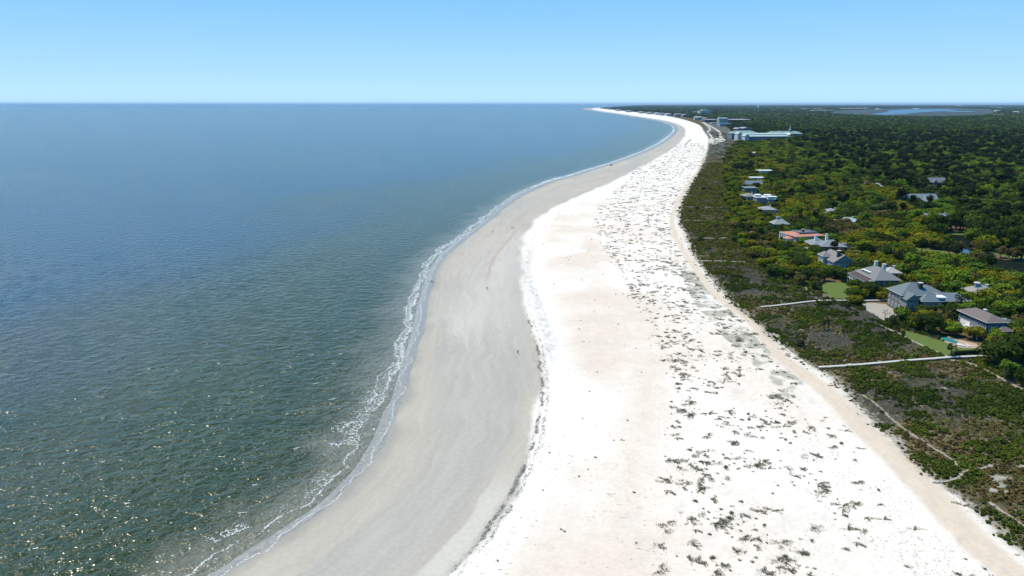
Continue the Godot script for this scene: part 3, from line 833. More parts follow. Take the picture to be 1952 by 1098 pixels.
func build_land() -> void:
	var ds := rows(72.0, 60000.0, 860)
	var v1 := PackedVector3Array()
	var c1 := PackedColorArray()
	var v2 := PackedVector3Array()
	var c2 := PackedColorArray()
	var nsand := 0
	var nland := 0
	for d in ds:
		var xs := lx(SHORE, d)
		var xw := maxf(lx(WRACK, d), xs + 2.0)
		var xv := maxf(lx(VEG, d), xw + 2.0)
		var xt := maxf(lx(TREES, d), xv + 2.0)
		var xp := lx(TRACK, d)
		var xg := clampf(lx(GRASS, d), xw + 1.0, xv - 0.5)
		var xk := lx(STREAK, d)
		var xb := lx(BAND, d)
		var right := maxf(0.8 * d + 50.0, xv + 20.0)
		var cols := PackedFloat32Array()
		for j in 8:
			cols.append(lerpf(xs - 30.0, xs, j / 8.0))
		for j in 110:
			cols.append(lerpf(xs, xw, j / 110.0))
		for j in 181:
			cols.append(lerpf(xw, xv, j / 180.0))
		nsand = cols.size()
		for x in cols:
			v1.append(Vector3(x, height_at(x, d, xs, xw, xv, xg), -d))
			c1.append(land_color(x, d, xs, xw, xv, xt, xp, xg, xk, xb))
		cols = PackedFloat32Array()
		var scrub_end := minf(maxf(xt + 8.0, xv + 12.0), right - 2.0)
		for j in 70:
			cols.append(lerpf(xv, scrub_end, j / 70.0))
		for j in 25:
			cols.append(lerpf(scrub_end, right, pow(j / 24.0, 1.5)))
		nland = cols.size()
		for x in cols:
			v2.append(Vector3(x, height_at(x, d, xs, xw, xv, xg), -d))
			c2.append(land_color(x, d, xs, xw, xv, xt, xp, xg, xk, xb))
	structure("beach", plain(v1, grid_index(ds.size(), nsand), c1), M.sand)
	structure("ground", plain(v2, grid_index(ds.size(), nland), c2), M.soil)

var waves: Array = []
func build_sea() -> void:
	rng.seed = 41
	for k in 16:
		var wl := 2.4 * pow(1.15, k)
		var a := deg_to_rad(62.0 + rng.randfn() * 24.0)        # crests run slantwise up the beach
		var kk := TAU / wl
		waves.append([cos(a) * kk, sin(a) * kk, rng.randf() * TAU, 0.0021 * wl * rng.randf_range(0.7, 1.2), wl])
	var ds := rows(66.0, 90000.0, 820)
	var v := PackedVector3Array()
	var n := PackedVector3Array()
	var c := PackedColorArray()
	var nc := 330
	for i in ds.size():
		var d := ds[i]
		var xs := lx(SHORE, d)
		var left := -0.8 * d - 60.0
		var right := xs + 4.0 if d < 60000.0 else 0.8 * d
		var step := maxf(d * d * 1.85e-5, (right - left) / nc)
		var use := []
		for w in waves:
			var k := smoothstep(2.5, 5.0, w[4] / step)
			if k > 0.01:
				use.append([w[0], w[1], w[2], w[3] * k])
		for j in nc:
			var x := lerpf(left, right, 1.0 - pow(1.0 - j / (nc - 1.0), 1.15))
			var off := xs - x
			var y := 0.0
			var gx := 0.0
			var gd := 0.0
			var calm := clampf((off - 4.0) / 45.0, 0.0, 1.0)
			if calm > 0.0:
				var gust := 0.75 + 0.6 * n_mid.get_noise_2d(x * 0.4, d * 0.4)
				for w in use:
					var ph: float = w[0] * x + w[1] * d + w[2]
					y += w[3] * sin(ph)
					var q: float = w[3] * cos(ph)
					gx += w[0] * q
					gd += w[1] * q
				y *= calm * gust
				gx *= calm * gust
				gd *= calm * gust
			v.append(Vector3(x, y, -d))
			n.append(Vector3(-gx, 1.0, gd).normalized())
			# suspended silt: thick in the surf, in drifting plumes farther out
			var pl := 0.5 * n_big.get_noise_2d(x * 0.35, d * 0.2) + 0.35 * n_mid.get_noise_2d(x * 0.3, d * 0.16)
			var silt := smoothstep(26.0, 2.0, off * (1.0 + 0.6 * n_mid.get_noise_2d(x, d)))
			var murk := smoothstep(270.0, 45.0, off * (1.0 + 1.2 * pl))
			var col := Color(0.002, 0.030, 0.066).lerp(Color(0.027, 0.032, 0.004), clampf(murk + 0.25 * pl, 0.0, 1.0))
			col = col.lerp(Color(0.15, 0.14, 0.10), silt * 0.85)
			col = col.lerp(Color(0.05, 0.056, 0.066), smoothstep(0.2, 0.24, pl) * smoothstep(150.0, 400.0, off) * 0.4)
			c.append(col)
	structure("sea", plain(v, grid_index(ds.size(), nc), c, n), M.sea)

func build_surf() -> void:
	# foam as small flat flecks that lie on the water: lace between breaker lines
	rng.seed = 77
	var v := PackedVector3Array()
	var pts: Array = []
	var d := 95.0
	while d < 14500.0:
		var e := maxf(0.2, d * 0.00105)
		var a := Vector2(lx(SHORE, d), d)
		var b := Vector2(lx(SHORE, d + e * 0.3), d + e * 0.3)
		var t := (b - a).normalized()
		pts.append([a, Vector2(-t.y, t.x), e])
		d += maxf(e * t.y, e * 0.12)
	var run := 0.0
	for i in pts.size():
		var a: Vector2 = pts[i][0]
		var nrm: Vector2 = pts[i][1]
		var e: float = pts[i][2]
		if i > 0:
			run += a.distance_to(pts[i - 1][0])
		var near := smoothstep(300.0, 215.0, a.y)
		var e0 := -1.6 + 2.2 * n_fine.get_noise_2d(run * 0.5, 5.0) + 1.5 * n_mid.get_noise_2d(run, 9.0)
		var e1 := 2.4 + 2.6 * near + 3.0 * n_mid.get_noise_2d(run * 0.8, 50.0) + 1.4 * n_fine.get_noise_2d(run * 0.6, 20.0)
		var e2 := e1 + 2.8 + 1.6 * near + 2.2 * n_mid.get_noise_2d(run * 0.9, 150.0) + 1.2 * n_fine.get_noise_2d(run * 0.7, 120.0)
		var burst := smoothstep(-0.08, 0.14, n_mid.get_noise_2d(run * 0.75, 300.0))
		var burst2 := smoothstep(0.06, 0.25, n_mid.get_noise_2d(run * 0.9, 900.0))
		var o := -4.5
		var top := 14.0 + 10.0 * near
		while o < top:
			var p: Vector2 = a + nrm * o
			var lace := n_cell.get_noise_2d(p.x * 1.6, p.y * 1.6) + 1.0      # thin walls between bubbles
			var f := 0.0
			if a.y < 900.0:
				f = maxf(f, exp(-pow((o - e0) / 0.2, 2.0)) * 0.85)
				f = maxf(f, exp(-pow((o - e1) / (0.24 + 0.5 * (1.0 - near)), 2.0)) * smoothstep(-0.4, 0.0, n_fine.get_noise_2d(run * 0.8, 700.0)) * 1.0)
				var body := smoothstep(e1 - 0.2, e1 + 0.6, o) * smoothstep(e1 + lerpf(4.5, 6.5, near), e1 + 1.0, o) * lerpf(0.85, 0.75 * burst, near)
				f = maxf(f, body * smoothstep(0.72, 0.9, lace + 0.16 * body))
				f = maxf(f, exp(-pow((o - e2) / 0.35, 2.0)) * lerpf(0.9, burst2, near))
				var body2 := smoothstep(e2, e2 + 0.5, o) * smoothstep(e2 + 5.0, e2 + 0.8, o) * burst2 * near
				f = maxf(f, body2 * smoothstep(0.66, 0.88, lace))
				var mid := smoothstep(e0, e0 + 0.8, o) * smoothstep(e1, e1 - 1.0, o) * 0.55 * (1.0 - 0.85 * near)
				f = maxf(f, mid * smoothstep(0.78, 0.92, lace))
			else:
				f = smoothstep(-1.5, 0.5, o) * smoothstep(7.0, 4.0, o + 2.0 * n_mid.get_noise_2d(run * 0.6, 50.0)) * (0.9 + 0.3 * n_fine.get_noise_2d(run * 0.5, o))
			if rng.randf() < f * 0.92:
				var s := e * rng.randf_range(0.35, 0.72)
				var y := maxf(0.0, ground_y(p.x, p.y)) + rng.randf_range(0.05, 0.11)
				var th := rng.randf() * TAU
				var q := p + Vector2(rng.randf_range(-0.3, 0.3), rng.randf_range(-0.3, 0.3)) * e
				var U := Vector3(cos(th), rng.randf_range(-0.05, 0.05), sin(th)) * s
				var W := Vector3(-sin(th), rng.randf_range(-0.05, 0.05), cos(th)) * s * rng.randf_range(0.5, 1.0)
				var m := Vector3(q.x, y, -q.y)
				quad(v, m - U, m + W, m + U * 0.9, m - W * 0.9)
			o += e
	# a few small caps breaking farther out over the bar
	for k in 18:
		var dd := rng.randf_range(125.0, 330.0)
		var off := rng.randf_range(16.0, 52.0)
		var p := Vector2(lx(SHORE, dd) - off, dd)
		var len := rng.randf_range(0.6, 2.4)
		var cv := rng.randf_range(0.3, 0.9)
		for j in int(len / 0.16):
			var t := j * 0.16
			var m := Vector3(p.x + t * cos(cv) + rng.randf_range(-0.12, 0.12), 0.16 + rng.randf() * 0.1, -(p.y + t * sin(cv) + rng.randf_range(-0.12, 0.12)))
			var s := rng.randf_range(0.08, 0.2)
			quad(v, m + Vector3(-s, 0, 0), m + Vector3(0, 0.03, s), m + Vector3(s, 0, 0), m + Vector3(0, -0.02, -s))
	var o2 := part("surf_foam", plain(v), M.foam, self)
	stuff(o2, "white lacy surf foam along the edge of the beach", "foam")
	# the sheet of water just run up the sand
	var L := PackedVector3Array()
	var w := PackedVector3Array()
	var rr := 0.0
	for i in pts.size():
		var a: Vector2 = pts[i][0]
		var nrm: Vector2 = pts[i][1]
		if i > 0:
			rr += a.distance_to(pts[i - 1][0])
		var far := (1.0 + a.y / 700.0) * lerpf(0.45, 1.0, smoothstep(170.0, 270.0, a.y))
		for o in [-2.9 * far - 1.8 * n_mid.get_noise_2d(rr * 0.7, 60.0) - 0.9 * n_fine.get_noise_2d(rr * 0.5, 25.0), -1.2, 0.0, 1.0]:
			var p: Vector2 = a + nrm * o
			L.append(Vector3(p.x, maxf(0.0, ground_y(p.x, p.y)) + 0.022, -p.y))
	structure("wet_sand", plain(L, grid_index(pts.size(), 4)), M.wet)

func noise(seed_: int, freq: float, oct := 4) -> FastNoiseLite:
	var n := FastNoiseLite.new()
	n.seed = seed_
	n.noise_type = FastNoiseLite.TYPE_SIMPLEX_SMOOTH
	n.frequency = freq
	n.fractal_octaves = oct
	return n

func make_materials() -> void:
	var g := Gradient.new()
	g.set_color(0, Color(0.72, 0.72, 0.72))
	g.set_color(1, Color(1, 1, 1))
	var mt := NoiseTexture2D.new()
	mt.width = 512
	mt.height = 512
	mt.seamless = true
	mt.noise = noise(5, 0.03, 5)
	mt.color_ramp = g
	M.mottle_tex = mt
	var g2 := Gradient.new()
	g2.set_color(0, Color(0.94, 0.94, 0.94))
	g2.set_color(1, Color(1, 1, 1))
	var st := NoiseTexture2D.new()
	st.width = 1024
	st.height = 1024
	st.seamless = true
	st.noise = noise(15, 0.02, 6)
	st.color_ramp = g2
	var sand := mat("sand", Color.WHITE, 0.95, st, 1.0 / 37.0, true)
	sand.vertex_color_use_as_albedo = true
	sand.metallic_specular = 0.25
	var soil := mat("soil", Color.WHITE, 1.0, mt, 1.0 / 23.0, true)
	soil.vertex_color_use_as_albedo = true
	soil.metallic_specular = 0.1
	var sea := mat("sea", Color.WHITE, 0.1)
	sea.vertex_color_use_as_albedo = true
	sea.metallic_specular = 0.35
	var wn := noise(9, 0.027, 5)
	wn.fractal_gain = 0.62
	var img := wn.get_seamless_image(1024, 1024)
	img.bump_map_to_normal_map(8.8)
	sea.normal_enabled = true
	sea.normal_texture = ImageTexture.create_from_image(img)
	sea.normal_scale = 1.0
	sea.uv1_triplanar = true
	sea.uv1_world_triplanar = true
	sea.uv1_scale = Vector3(1.0 / 180.0, 1.0 / 180.0, 1.0 / 150.0)
	var wet := mat("wet", lin(0.315, 0.295, 0.255), 0.4, mt, 1.0 / 31.0, true)
	wet.metallic_specular = 0.5
	mat("foam", lin(0.86, 0.87, 0.87), 0.8)
	mat("glass", lin(0.02, 0.03, 0.04), 0.08)
	mat("white_trim", lin(0.72, 0.72, 0.70), 0.6)
	mat("pale", lin(0.62, 0.60, 0.56), 0.8, mt, 0.4)
	mat("white_wall", lin(0.68, 0.67, 0.64), 0.8, mt, 0.2)
	mat("bleached_wood", lin(0.60, 0.585, 0.55), 0.9, mt, 0.5)
	mat("grey_wood", lin(0.22, 0.20, 0.17), 0.9, mt, 0.5)
	mat("bark", lin(0.085, 0.065, 0.048), 0.95, mt, 0.8)
	mat("grey_bark", lin(0.17, 0.15, 0.135), 0.95, mt, 0.8)
	mat("skin", lin(0.40, 0.24, 0.16), 0.6)
	mat("lawn", lin(0.10, 0.145, 0.015), 1.0, mt, 1.0 / 11.0, true)
	mat("dirt", lin(0.16, 0.11, 0.07), 1.0, mt, 1.0 / 9.0, true)
	mat("path_sand", lin(0.38, 0.34, 0.28), 1.0, mt, 1.0 / 6.0, true)
	mat("yard_sand", lin(0.60, 0.555, 0.48), 1.0, mt, 1.0 / 6.0, true)
	mat("asphalt", lin(0.20, 0.195, 0.19), 0.95, mt, 1.0 / 8.0, true)
	mat("patio", lin(0.48, 0.33, 0.245), 0.9, mt, 1.0 / 3.0, true)
	mat("pond", lin(0.012, 0.018, 0.014), 0.06)
	mat("pool_water", lin(0.03, 0.20, 0.20), 0.05)
	mat("marsh", lin(0.034, 0.046, 0.038), 1.0, mt, 1.0 / 420.0, true)
	mat("river", lin(0.03, 0.07, 0.12), 0.3)
	mat("rubber", lin(0.03, 0.03, 0.03), 0.8)
	var grass := mat("grass", lin(0.155, 0.152, 0.10), 0.9)
	grass.vertex_color_use_as_albedo = true
	var wild := mat("wild", Color.WHITE, 0.8)
	wild.vertex_color_use_as_albedo = true
	wild.metallic_specular = 0.06
	wild.backlight = Color(0.25, 0.28, 0.06)

func _ready() -> void:
	# ---- camera, sky, sun, exposure
	var cam := Camera3D.new()
	cam.name = "camera"
	cam.fov = 43.0
	cam.near = 1.0
	cam.far = 400000.0
	cam.position = Vector3(0, 100, 0)
	cam.rotation_degrees = Vector3(-14.17, 0, 0)
	add_child(cam)
	cam.current = true
	var sky := ProceduralSkyMaterial.new()
	sky.sky_top_color = lin(0.012, 0.33, 0.76)
	sky.sky_horizon_color = lin(0.475, 0.735, 0.91)
	sky.sky_curve = 0.1
	sky.ground_horizon_color = lin(0.475, 0.735, 0.91)
	sky.ground_bottom_color = lin(0.12, 0.2, 0.25)
	sky.sun_angle_max = 1.0
	var env := Environment.new()
	env.background_mode = Environment.BG_SKY
	env.sky = Sky.new()
	env.sky.sky_material = sky
	env.tonemap_mode = Environment.TONE_MAPPER_LINEAR
	env.tonemap_exposure = 1.2
	env.sdfgi_enabled = true
	env.ssao_enabled = true
	env.ssil_enabled = true
	env.fog_enabled = true
	env.fog_density = 0.000014
	env.fog_light_color = lin(0.42, 0.68, 1.0)
	var we := WorldEnvironment.new()
	we.name = "world_environment"
	we.environment = env
	add_child(we)
	var sun := DirectionalLight3D.new()
	sun.name = "sun"
	sun.light_energy = 1.6
	sun.light_color = Color(1.0, 0.955, 0.88)
	sun.light_angular_distance = 0.5
	sun.shadow_enabled = true
	sun.directional_shadow_max_distance = 3000.0
	var az := deg_to_rad(-60.0)                       # to the left of straight ahead
	var el := deg_to_rad(64.0)
	var to_sun := Vector3(sin(az) * cos(el), sin(el), -cos(az) * cos(el))
	sun.basis = Basis.looking_at(-to_sun, Vector3.UP)
	add_child(sun)

	n_big = noise(1, 0.008, 3)
	n_mid = noise(2, 0.03, 4)
	n_fine = noise(3, 0.14, 4)
	n_cell = FastNoiseLite.new()
	n_cell.seed = 8
	n_cell.noise_type = FastNoiseLite.TYPE_CELLULAR
	n_cell.cellular_return_type = FastNoiseLite.RETURN_DISTANCE2_DIV
	n_cell.frequency = 0.42
	n_cell.fractal_type = FastNoiseLite.FRACTAL_NONE
	make_materials()
	# ---- large structure
	build_land()
	build_sea()
	build_surf()
	build_grounds()
	build_houses()
	build_resort()
	index_clear()
	# ---- plants
	build_garden_plants()
	build_woods()
	build_scrub()
	build_dune_grass()
	# ---- small things
	build_people()

func build_grounds() -> void:
	var sets := [
		["lawn", "lawn", PackedVector2Array([Vector2(172.7, 312.6), Vector2(174.2, 311.0), Vector2(182.1, 296.9), Vector2(183.8, 294.0), Vector2(184.6, 287.2), Vector2(193.5, 287.2), Vector2(191.7, 282.6), Vector2(176.4, 278.7), Vector2(174.1, 276.2), Vector2(172.2, 283.2), Vector2(169.8, 294.0)]), 2.21],
		["lawn", "lawn", PackedVector2Array([Vector2(171.8, 396.9), Vector2(182.2, 401.9), Vector2(191.4, 399.4), Vector2(183.7, 380.4), Vector2(174.8, 362.0), Vector2(167.8, 363.1), Vector2(165.9, 371.6), Vector2(165.3, 378.2)]), 2.21],
		["lawn", "lawn", PackedVector2Array([Vector2(280.4, 506.5), Vector2(287.3, 498.9), Vector2(293.7, 487.8), Vector2(298.8, 477.1), Vector2(296.9, 460.3), Vector2(287.2, 447.7), Vector2(278.4, 452.4), Vector2(274.8, 463.6), Vector2(272.9, 477.1), Vector2(274.3, 491.4)]), 2.21],
		["lawn", "lawn", PackedVector2Array([Vector2(334.5, 502.7), Vector2(349.1, 489.6), Vector2(360.9, 477.1), Vector2(344.2, 453.9), Vector2(329.3, 460.3), Vector2(323.1, 475.4), Vector2(324.0, 487.8)]), 2.21],
		["lawn", "lawn", PackedVector2Array([Vector2(340.6, 569.7), Vector2(353.0, 569.7), Vector2(358.9, 557.7), Vector2(352.2, 550.8), Vector2(338.5, 555.4)]), 2.21],
		["lawn", "lawn", PackedVector2Array([Vector2(476.4, 849.0), Vector2(497.6, 859.6), Vector2(502.5, 843.7), Vector2(486.4, 808.8), Vector2(469.6, 794.7), Vector2(463.0, 813.6)]), 2.21],
		["lawn", "lawn", PackedVector2Array([Vector2(187.8, 261.9), Vector2(197.3, 263.6), Vector2(202.9, 260.2), Vector2(193.8, 247.4), Vector2(187.1, 251.5), Vector2(185.9, 256.9)]), 2.21],
		["lawn", "lawn", PackedVector2Array([Vector2(333.9, 1099.5), Vector2(365.7, 1108.3), Vector2(356.1, 1074.0), Vector2(325.4, 1065.7)]), 2.21],
		["garden_path", "path_sand", PackedVector2Array([Vector2(175.3, 355.0), Vector2(182.1, 357.0), Vector2(188.0, 354.0), Vector2(189.0, 348.1), Vector2(185.1, 337.0), Vector2(176.8, 326.5), Vector2(172.3, 324.8), Vector2(173.2, 335.2), Vector2(172.1, 342.5)]), 2.215],
		["terrace", "patio", PackedVector2Array([Vector2(183.6, 301.2), Vector2(189.0, 301.9), Vector2(191.5, 296.9), Vector2(195.6, 290.6), Vector2(192.6, 286.5), Vector2(186.6, 285.9), Vector2(183.9, 287.9), Vector2(183.1, 294.7)]), 2.24],
		["terrace", "patio", PackedVector2Array([Vector2(191.7, 528.8), Vector2(198.6, 531.0), Vector2(193.5, 514.4), Vector2(186.1, 510.5)]), 2.24],
		["pool", "pool_water", PackedVector2Array([Vector2(183.9, 300.1), Vector2(187.9, 300.5), Vector2(188.9, 294.4), Vector2(186.4, 291.3), Vector2(184.1, 295.5)]), 2.3],
		["pool", "pool_water", PackedVector2Array([Vector2(190.7, 524.6), Vector2(194.8, 526.7), Vector2(191.2, 514.4), Vector2(187.2, 512.4)]), 2.3],
		["pool", "pool_water", PackedVector2Array([Vector2(196.0, 614.2), Vector2(200.8, 618.4), Vector2(199.1, 608.6), Vector2(193.9, 603.1)]), 2.3],
		["pond", "pond", PackedVector2Array([Vector2(331.1, 553.1), Vector2(342.7, 557.7), Vector2(353.0, 550.8), Vector2(330.9, 518.5), Vector2(311.5, 484.2), Vector2(312.9, 470.3), Vector2(320.8, 458.7), Vector2(338.6, 441.6), Vector2(302.6, 392.0), Vector2(290.7, 404.4), Vector2(287.4, 420.2), Vector2(289.3, 441.6), Vector2(296.6, 458.7), Vector2(301.9, 478.9), Vector2(301.2, 491.4), Vector2(300.8, 506.5), Vector2(310.0, 531.0)]), 2.205],
		["road", "asphalt", PackedVector2Array([Vector2(279.7, 514.4), Vector2(282.7, 514.4), Vector2(276.2, 480.6), Vector2(271.8, 478.9)]), 2.215],
		["road", "asphalt", PackedVector2Array([Vector2(376.6, 653.0), Vector2(412.2, 669.2), Vector2(407.3, 659.4), Vector2(372.8, 643.6)]), 2.215],
		["dirt_bed", "dirt", PackedVector2Array([Vector2(165.8, 379.3), Vector2(165.9, 371.6), Vector2(167.8, 363.1), Vector2(163.8, 362.0), Vector2(162.2, 370.5)]), 2.22],
	]
	for s in sets:
		var poly := ragged(s[2], 0.25 if s[0] in ["pool", "terrace", "road"] else 0.6)
		structure(s[0], drape(poly, s[3]), M[s[1]])
		no_plants(poly)
	var far := [
		["marsh", "marsh", PackedVector2Array([Vector2(3021.0, 7226.6), Vector2(2850.1, 6146.6), Vector2(2863.9, 5662.6), Vector2(2984.2, 5448.0), Vector2(3313.2, 5553.2), Vector2(3986.5, 6280.8), Vector2(5512.2, 8506.2), Vector2(8381.4, 13159.5), Vector2(9778.4, 17037.2), Vector2(7687.3, 15241.2), Vector2(5665.5, 12060.8), Vector2(4423.9, 10334.3)]), 2.6],
		["river", "river", PackedVector2Array([Vector2(3317.1, 6947.7), Vector2(3273.7, 6567.4), Vector2(3792.7, 7226.6), Vector2(4604.4, 8506.2), Vector2(5507.5, 9643.7), Vector2(6626.4, 11131.2), Vector2(7556.1, 13159.5), Vector2(6513.1, 12477.5), Vector2(5379.7, 10718.0), Vector2(4224.7, 8506.2)]), 3.0],
		["river", "river", PackedVector2Array([Vector2(14642.4, 23366.6), Vector2(14198.2, 21948.9), Vector2(11261.8, 17037.2), Vector2(10837.6, 16838.8)]), 3.0],
		["river", "river", PackedVector2Array([Vector2(5616.0, 9774.4), Vector2(6066.4, 10188.4), Vector2(5944.6, 9643.7), Vector2(5478.5, 9039.4), Vector2(5257.8, 9039.4)]), 3.0],
	]
	for s in far:
		structure(s[0], drape(ragged(s[2], 60.0, 60.0), s[3]), M[s[1]])
		no_plants(s[2])
	no_plants(PackedVector2Array([Vector2(272.5, 491.4), Vector2(275.2, 473.7), Vector2(278.0, 460.3), Vector2(285.3, 444.6), Vector2(287.9, 435.7), Vector2(289.0, 410.8), Vector2(297.1, 388.5), Vector2(282.7, 368.3), Vector2(275.1, 392.0), Vector2(275.0, 421.5), Vector2(265.5, 438.6), Vector2(262.7, 457.1), Vector2(263.9, 477.1)]))
	for p in [
		[PackedVector2Array([Vector2(173.6, 274.9), Vector2(172.9, 280.6), Vector2(171.4, 286.5), Vector2(170.1, 295.5), Vector2(169.6, 304.9), Vector2(168.7, 310.2), Vector2(167.6, 316.5), Vector2(167.2, 319.8)]), 1.5],
		[PackedVector2Array([Vector2(172.4, 271.9), Vector2(176.4, 269.5), Vector2(178.3, 265.9), Vector2(178.8, 259.7), Vector2(179.5, 253.1), Vector2(179.9, 246.4), Vector2(180.1, 238.5), Vector2(180.4, 226.2)]), 2.2],
		[PackedVector2Array([Vector2(187.2, 273.7), Vector2(185.8, 269.5), Vector2(186.2, 265.9), Vector2(187.7, 264.2)]), 1.0],
		[PackedVector2Array([Vector2(121.4, 236.6), Vector2(122.0, 231.1), Vector2(122.1, 224.9), Vector2(121.4, 219.0), Vector2(121.4, 213.8), Vector2(121.7, 207.3), Vector2(122.6, 201.6), Vector2(123.2, 196.7), Vector2(124.1, 192.4), Vector2(124.7, 188.3), Vector2(123.9, 183.7)]), 1.0],
		[PackedVector2Array([Vector2(112.0, 176.2), Vector2(115.3, 176.5), Vector2(118.7, 177.6), Vector2(122.6, 180.7), Vector2(125.5, 182.8), Vector2(130.7, 184.3), Vector2(135.7, 185.8)]), 1.1],
		[PackedVector2Array([Vector2(120.8, 166.1), Vector2(121.3, 162.0), Vector2(122.1, 155.7), Vector2(122.8, 149.4)]), 1.3],
		[PackedVector2Array([Vector2(135.0, 237.6), Vector2(135.6, 233.8), Vector2(135.8, 230.2), Vector2(136.4, 226.6)]), 0.8],
		[PackedVector2Array([Vector2(160.4, 388.5), Vector2(159.3, 379.3), Vector2(157.9, 369.4), Vector2(156.9, 361.0)]), 0.8],
	]:
		structure("path", ribbon(p[0], p[1] * 0.6, 2.235, 0.9), M.path_sand)
		var cv := Curve2D.new()
		for q in p[0]:
			cv.add_point(q)
		cv.bake_interval = 1.2
		for q in cv.get_baked_points():
			keep_clear.append([q.x, q.y, p[1] * 0.5])
	for p in [
		[PackedVector2Array([Vector2(534.2, 2017.9), Vector2(592.8, 2206.5), Vector2(587.2, 2139.9), Vector2(609.8, 2172.7), Vector2(596.4, 2077.1), Vector2(547.2, 1962.0), Vector2(492.9, 1811.1), Vector2(495.2, 1858.8)]), 0],
		[PackedVector2Array([Vector2(1014.3, 4003.8), Vector2(910.3, 3512.5), Vector2(824.5, 3128.0), Vector2(762.6, 2875.8), Vector2(696.7, 2661.0), Vector2(644.5, 2433.4), Vector2(591.3, 2206.5)]), 7.0],
		[PackedVector2Array([Vector2(1019.9, 4003.8), Vector2(903.0, 3428.3), Vector2(811.2, 2996.7), Vector2(749.9, 2711.6), Vector2(680.4, 2433.4), Vector2(608.3, 2172.7)]), 9.0],
	]:
		if p[1] is float:
			structure("path", ribbon(p[0], p[1], 2.6, 0.9), M.yard_sand)
		else:
			structure("sand_patch", drape(ragged(p[0], 12.0, 10.0), 2.6), M.yard_sand)

	boardwalk("long pale boardwalk raised over the scrub to the brown-roofed house", PackedVector2Array([Vector2(116.4, 261.9), Vector2(124.9, 263.1), Vector2(136.4, 265.4), Vector2(153.1, 269.2), Vector2(165.7, 271.6), Vector2(172.5, 273.1), Vector2(180.5, 274.0), Vector2(187.8, 274.6)]), 1.45, 0.85)
	boardwalk("pale boardwalk past the clipped lawn to the grey-blue house", PackedVector2Array([Vector2(122.6, 347.2), Vector2(129.2, 349.1), Vector2(138.5, 352.5), Vector2(148.2, 356.5), Vector2(156.1, 359.0), Vector2(164.9, 359.5), Vector2(176.9, 359.0), Vector2(194.5, 360.0)]), 1.4, 0.7)
	boardwalk("thin straight boardwalk through grey scrub below the brown-gabled house", PackedVector2Array([Vector2(119.8, 456.3), Vector2(134.9, 455.5), Vector2(147.3, 452.4)]), 1.2, 0.6)
	boardwalk("short boardwalk with a bend at its inland end beside grey scrub", PackedVector2Array([Vector2(142.7, 537.4), Vector2(155.2, 536.1), Vector2(161.3, 539.6)]), 1.2, 0.6)
	boardwalk("weathered boardwalk stub along the purple-grey scrub patch", PackedVector2Array([Vector2(149.4, 624.2), Vector2(166.2, 622.7)]), 1.2, 0.5)
	boardwalk("boardwalk crossing the olive scrub with a small palm beside it", PackedVector2Array([Vector2(167.7, 705.9), Vector2(188.1, 704.1), Vector2(210.9, 704.1)]), 1.3, 0.6)
	boardwalk("boardwalk far along the shore, by three dark palms", PackedVector2Array([Vector2(253.3, 938.9), Vector2(276.6, 935.7)]), 1.4, 0.6)

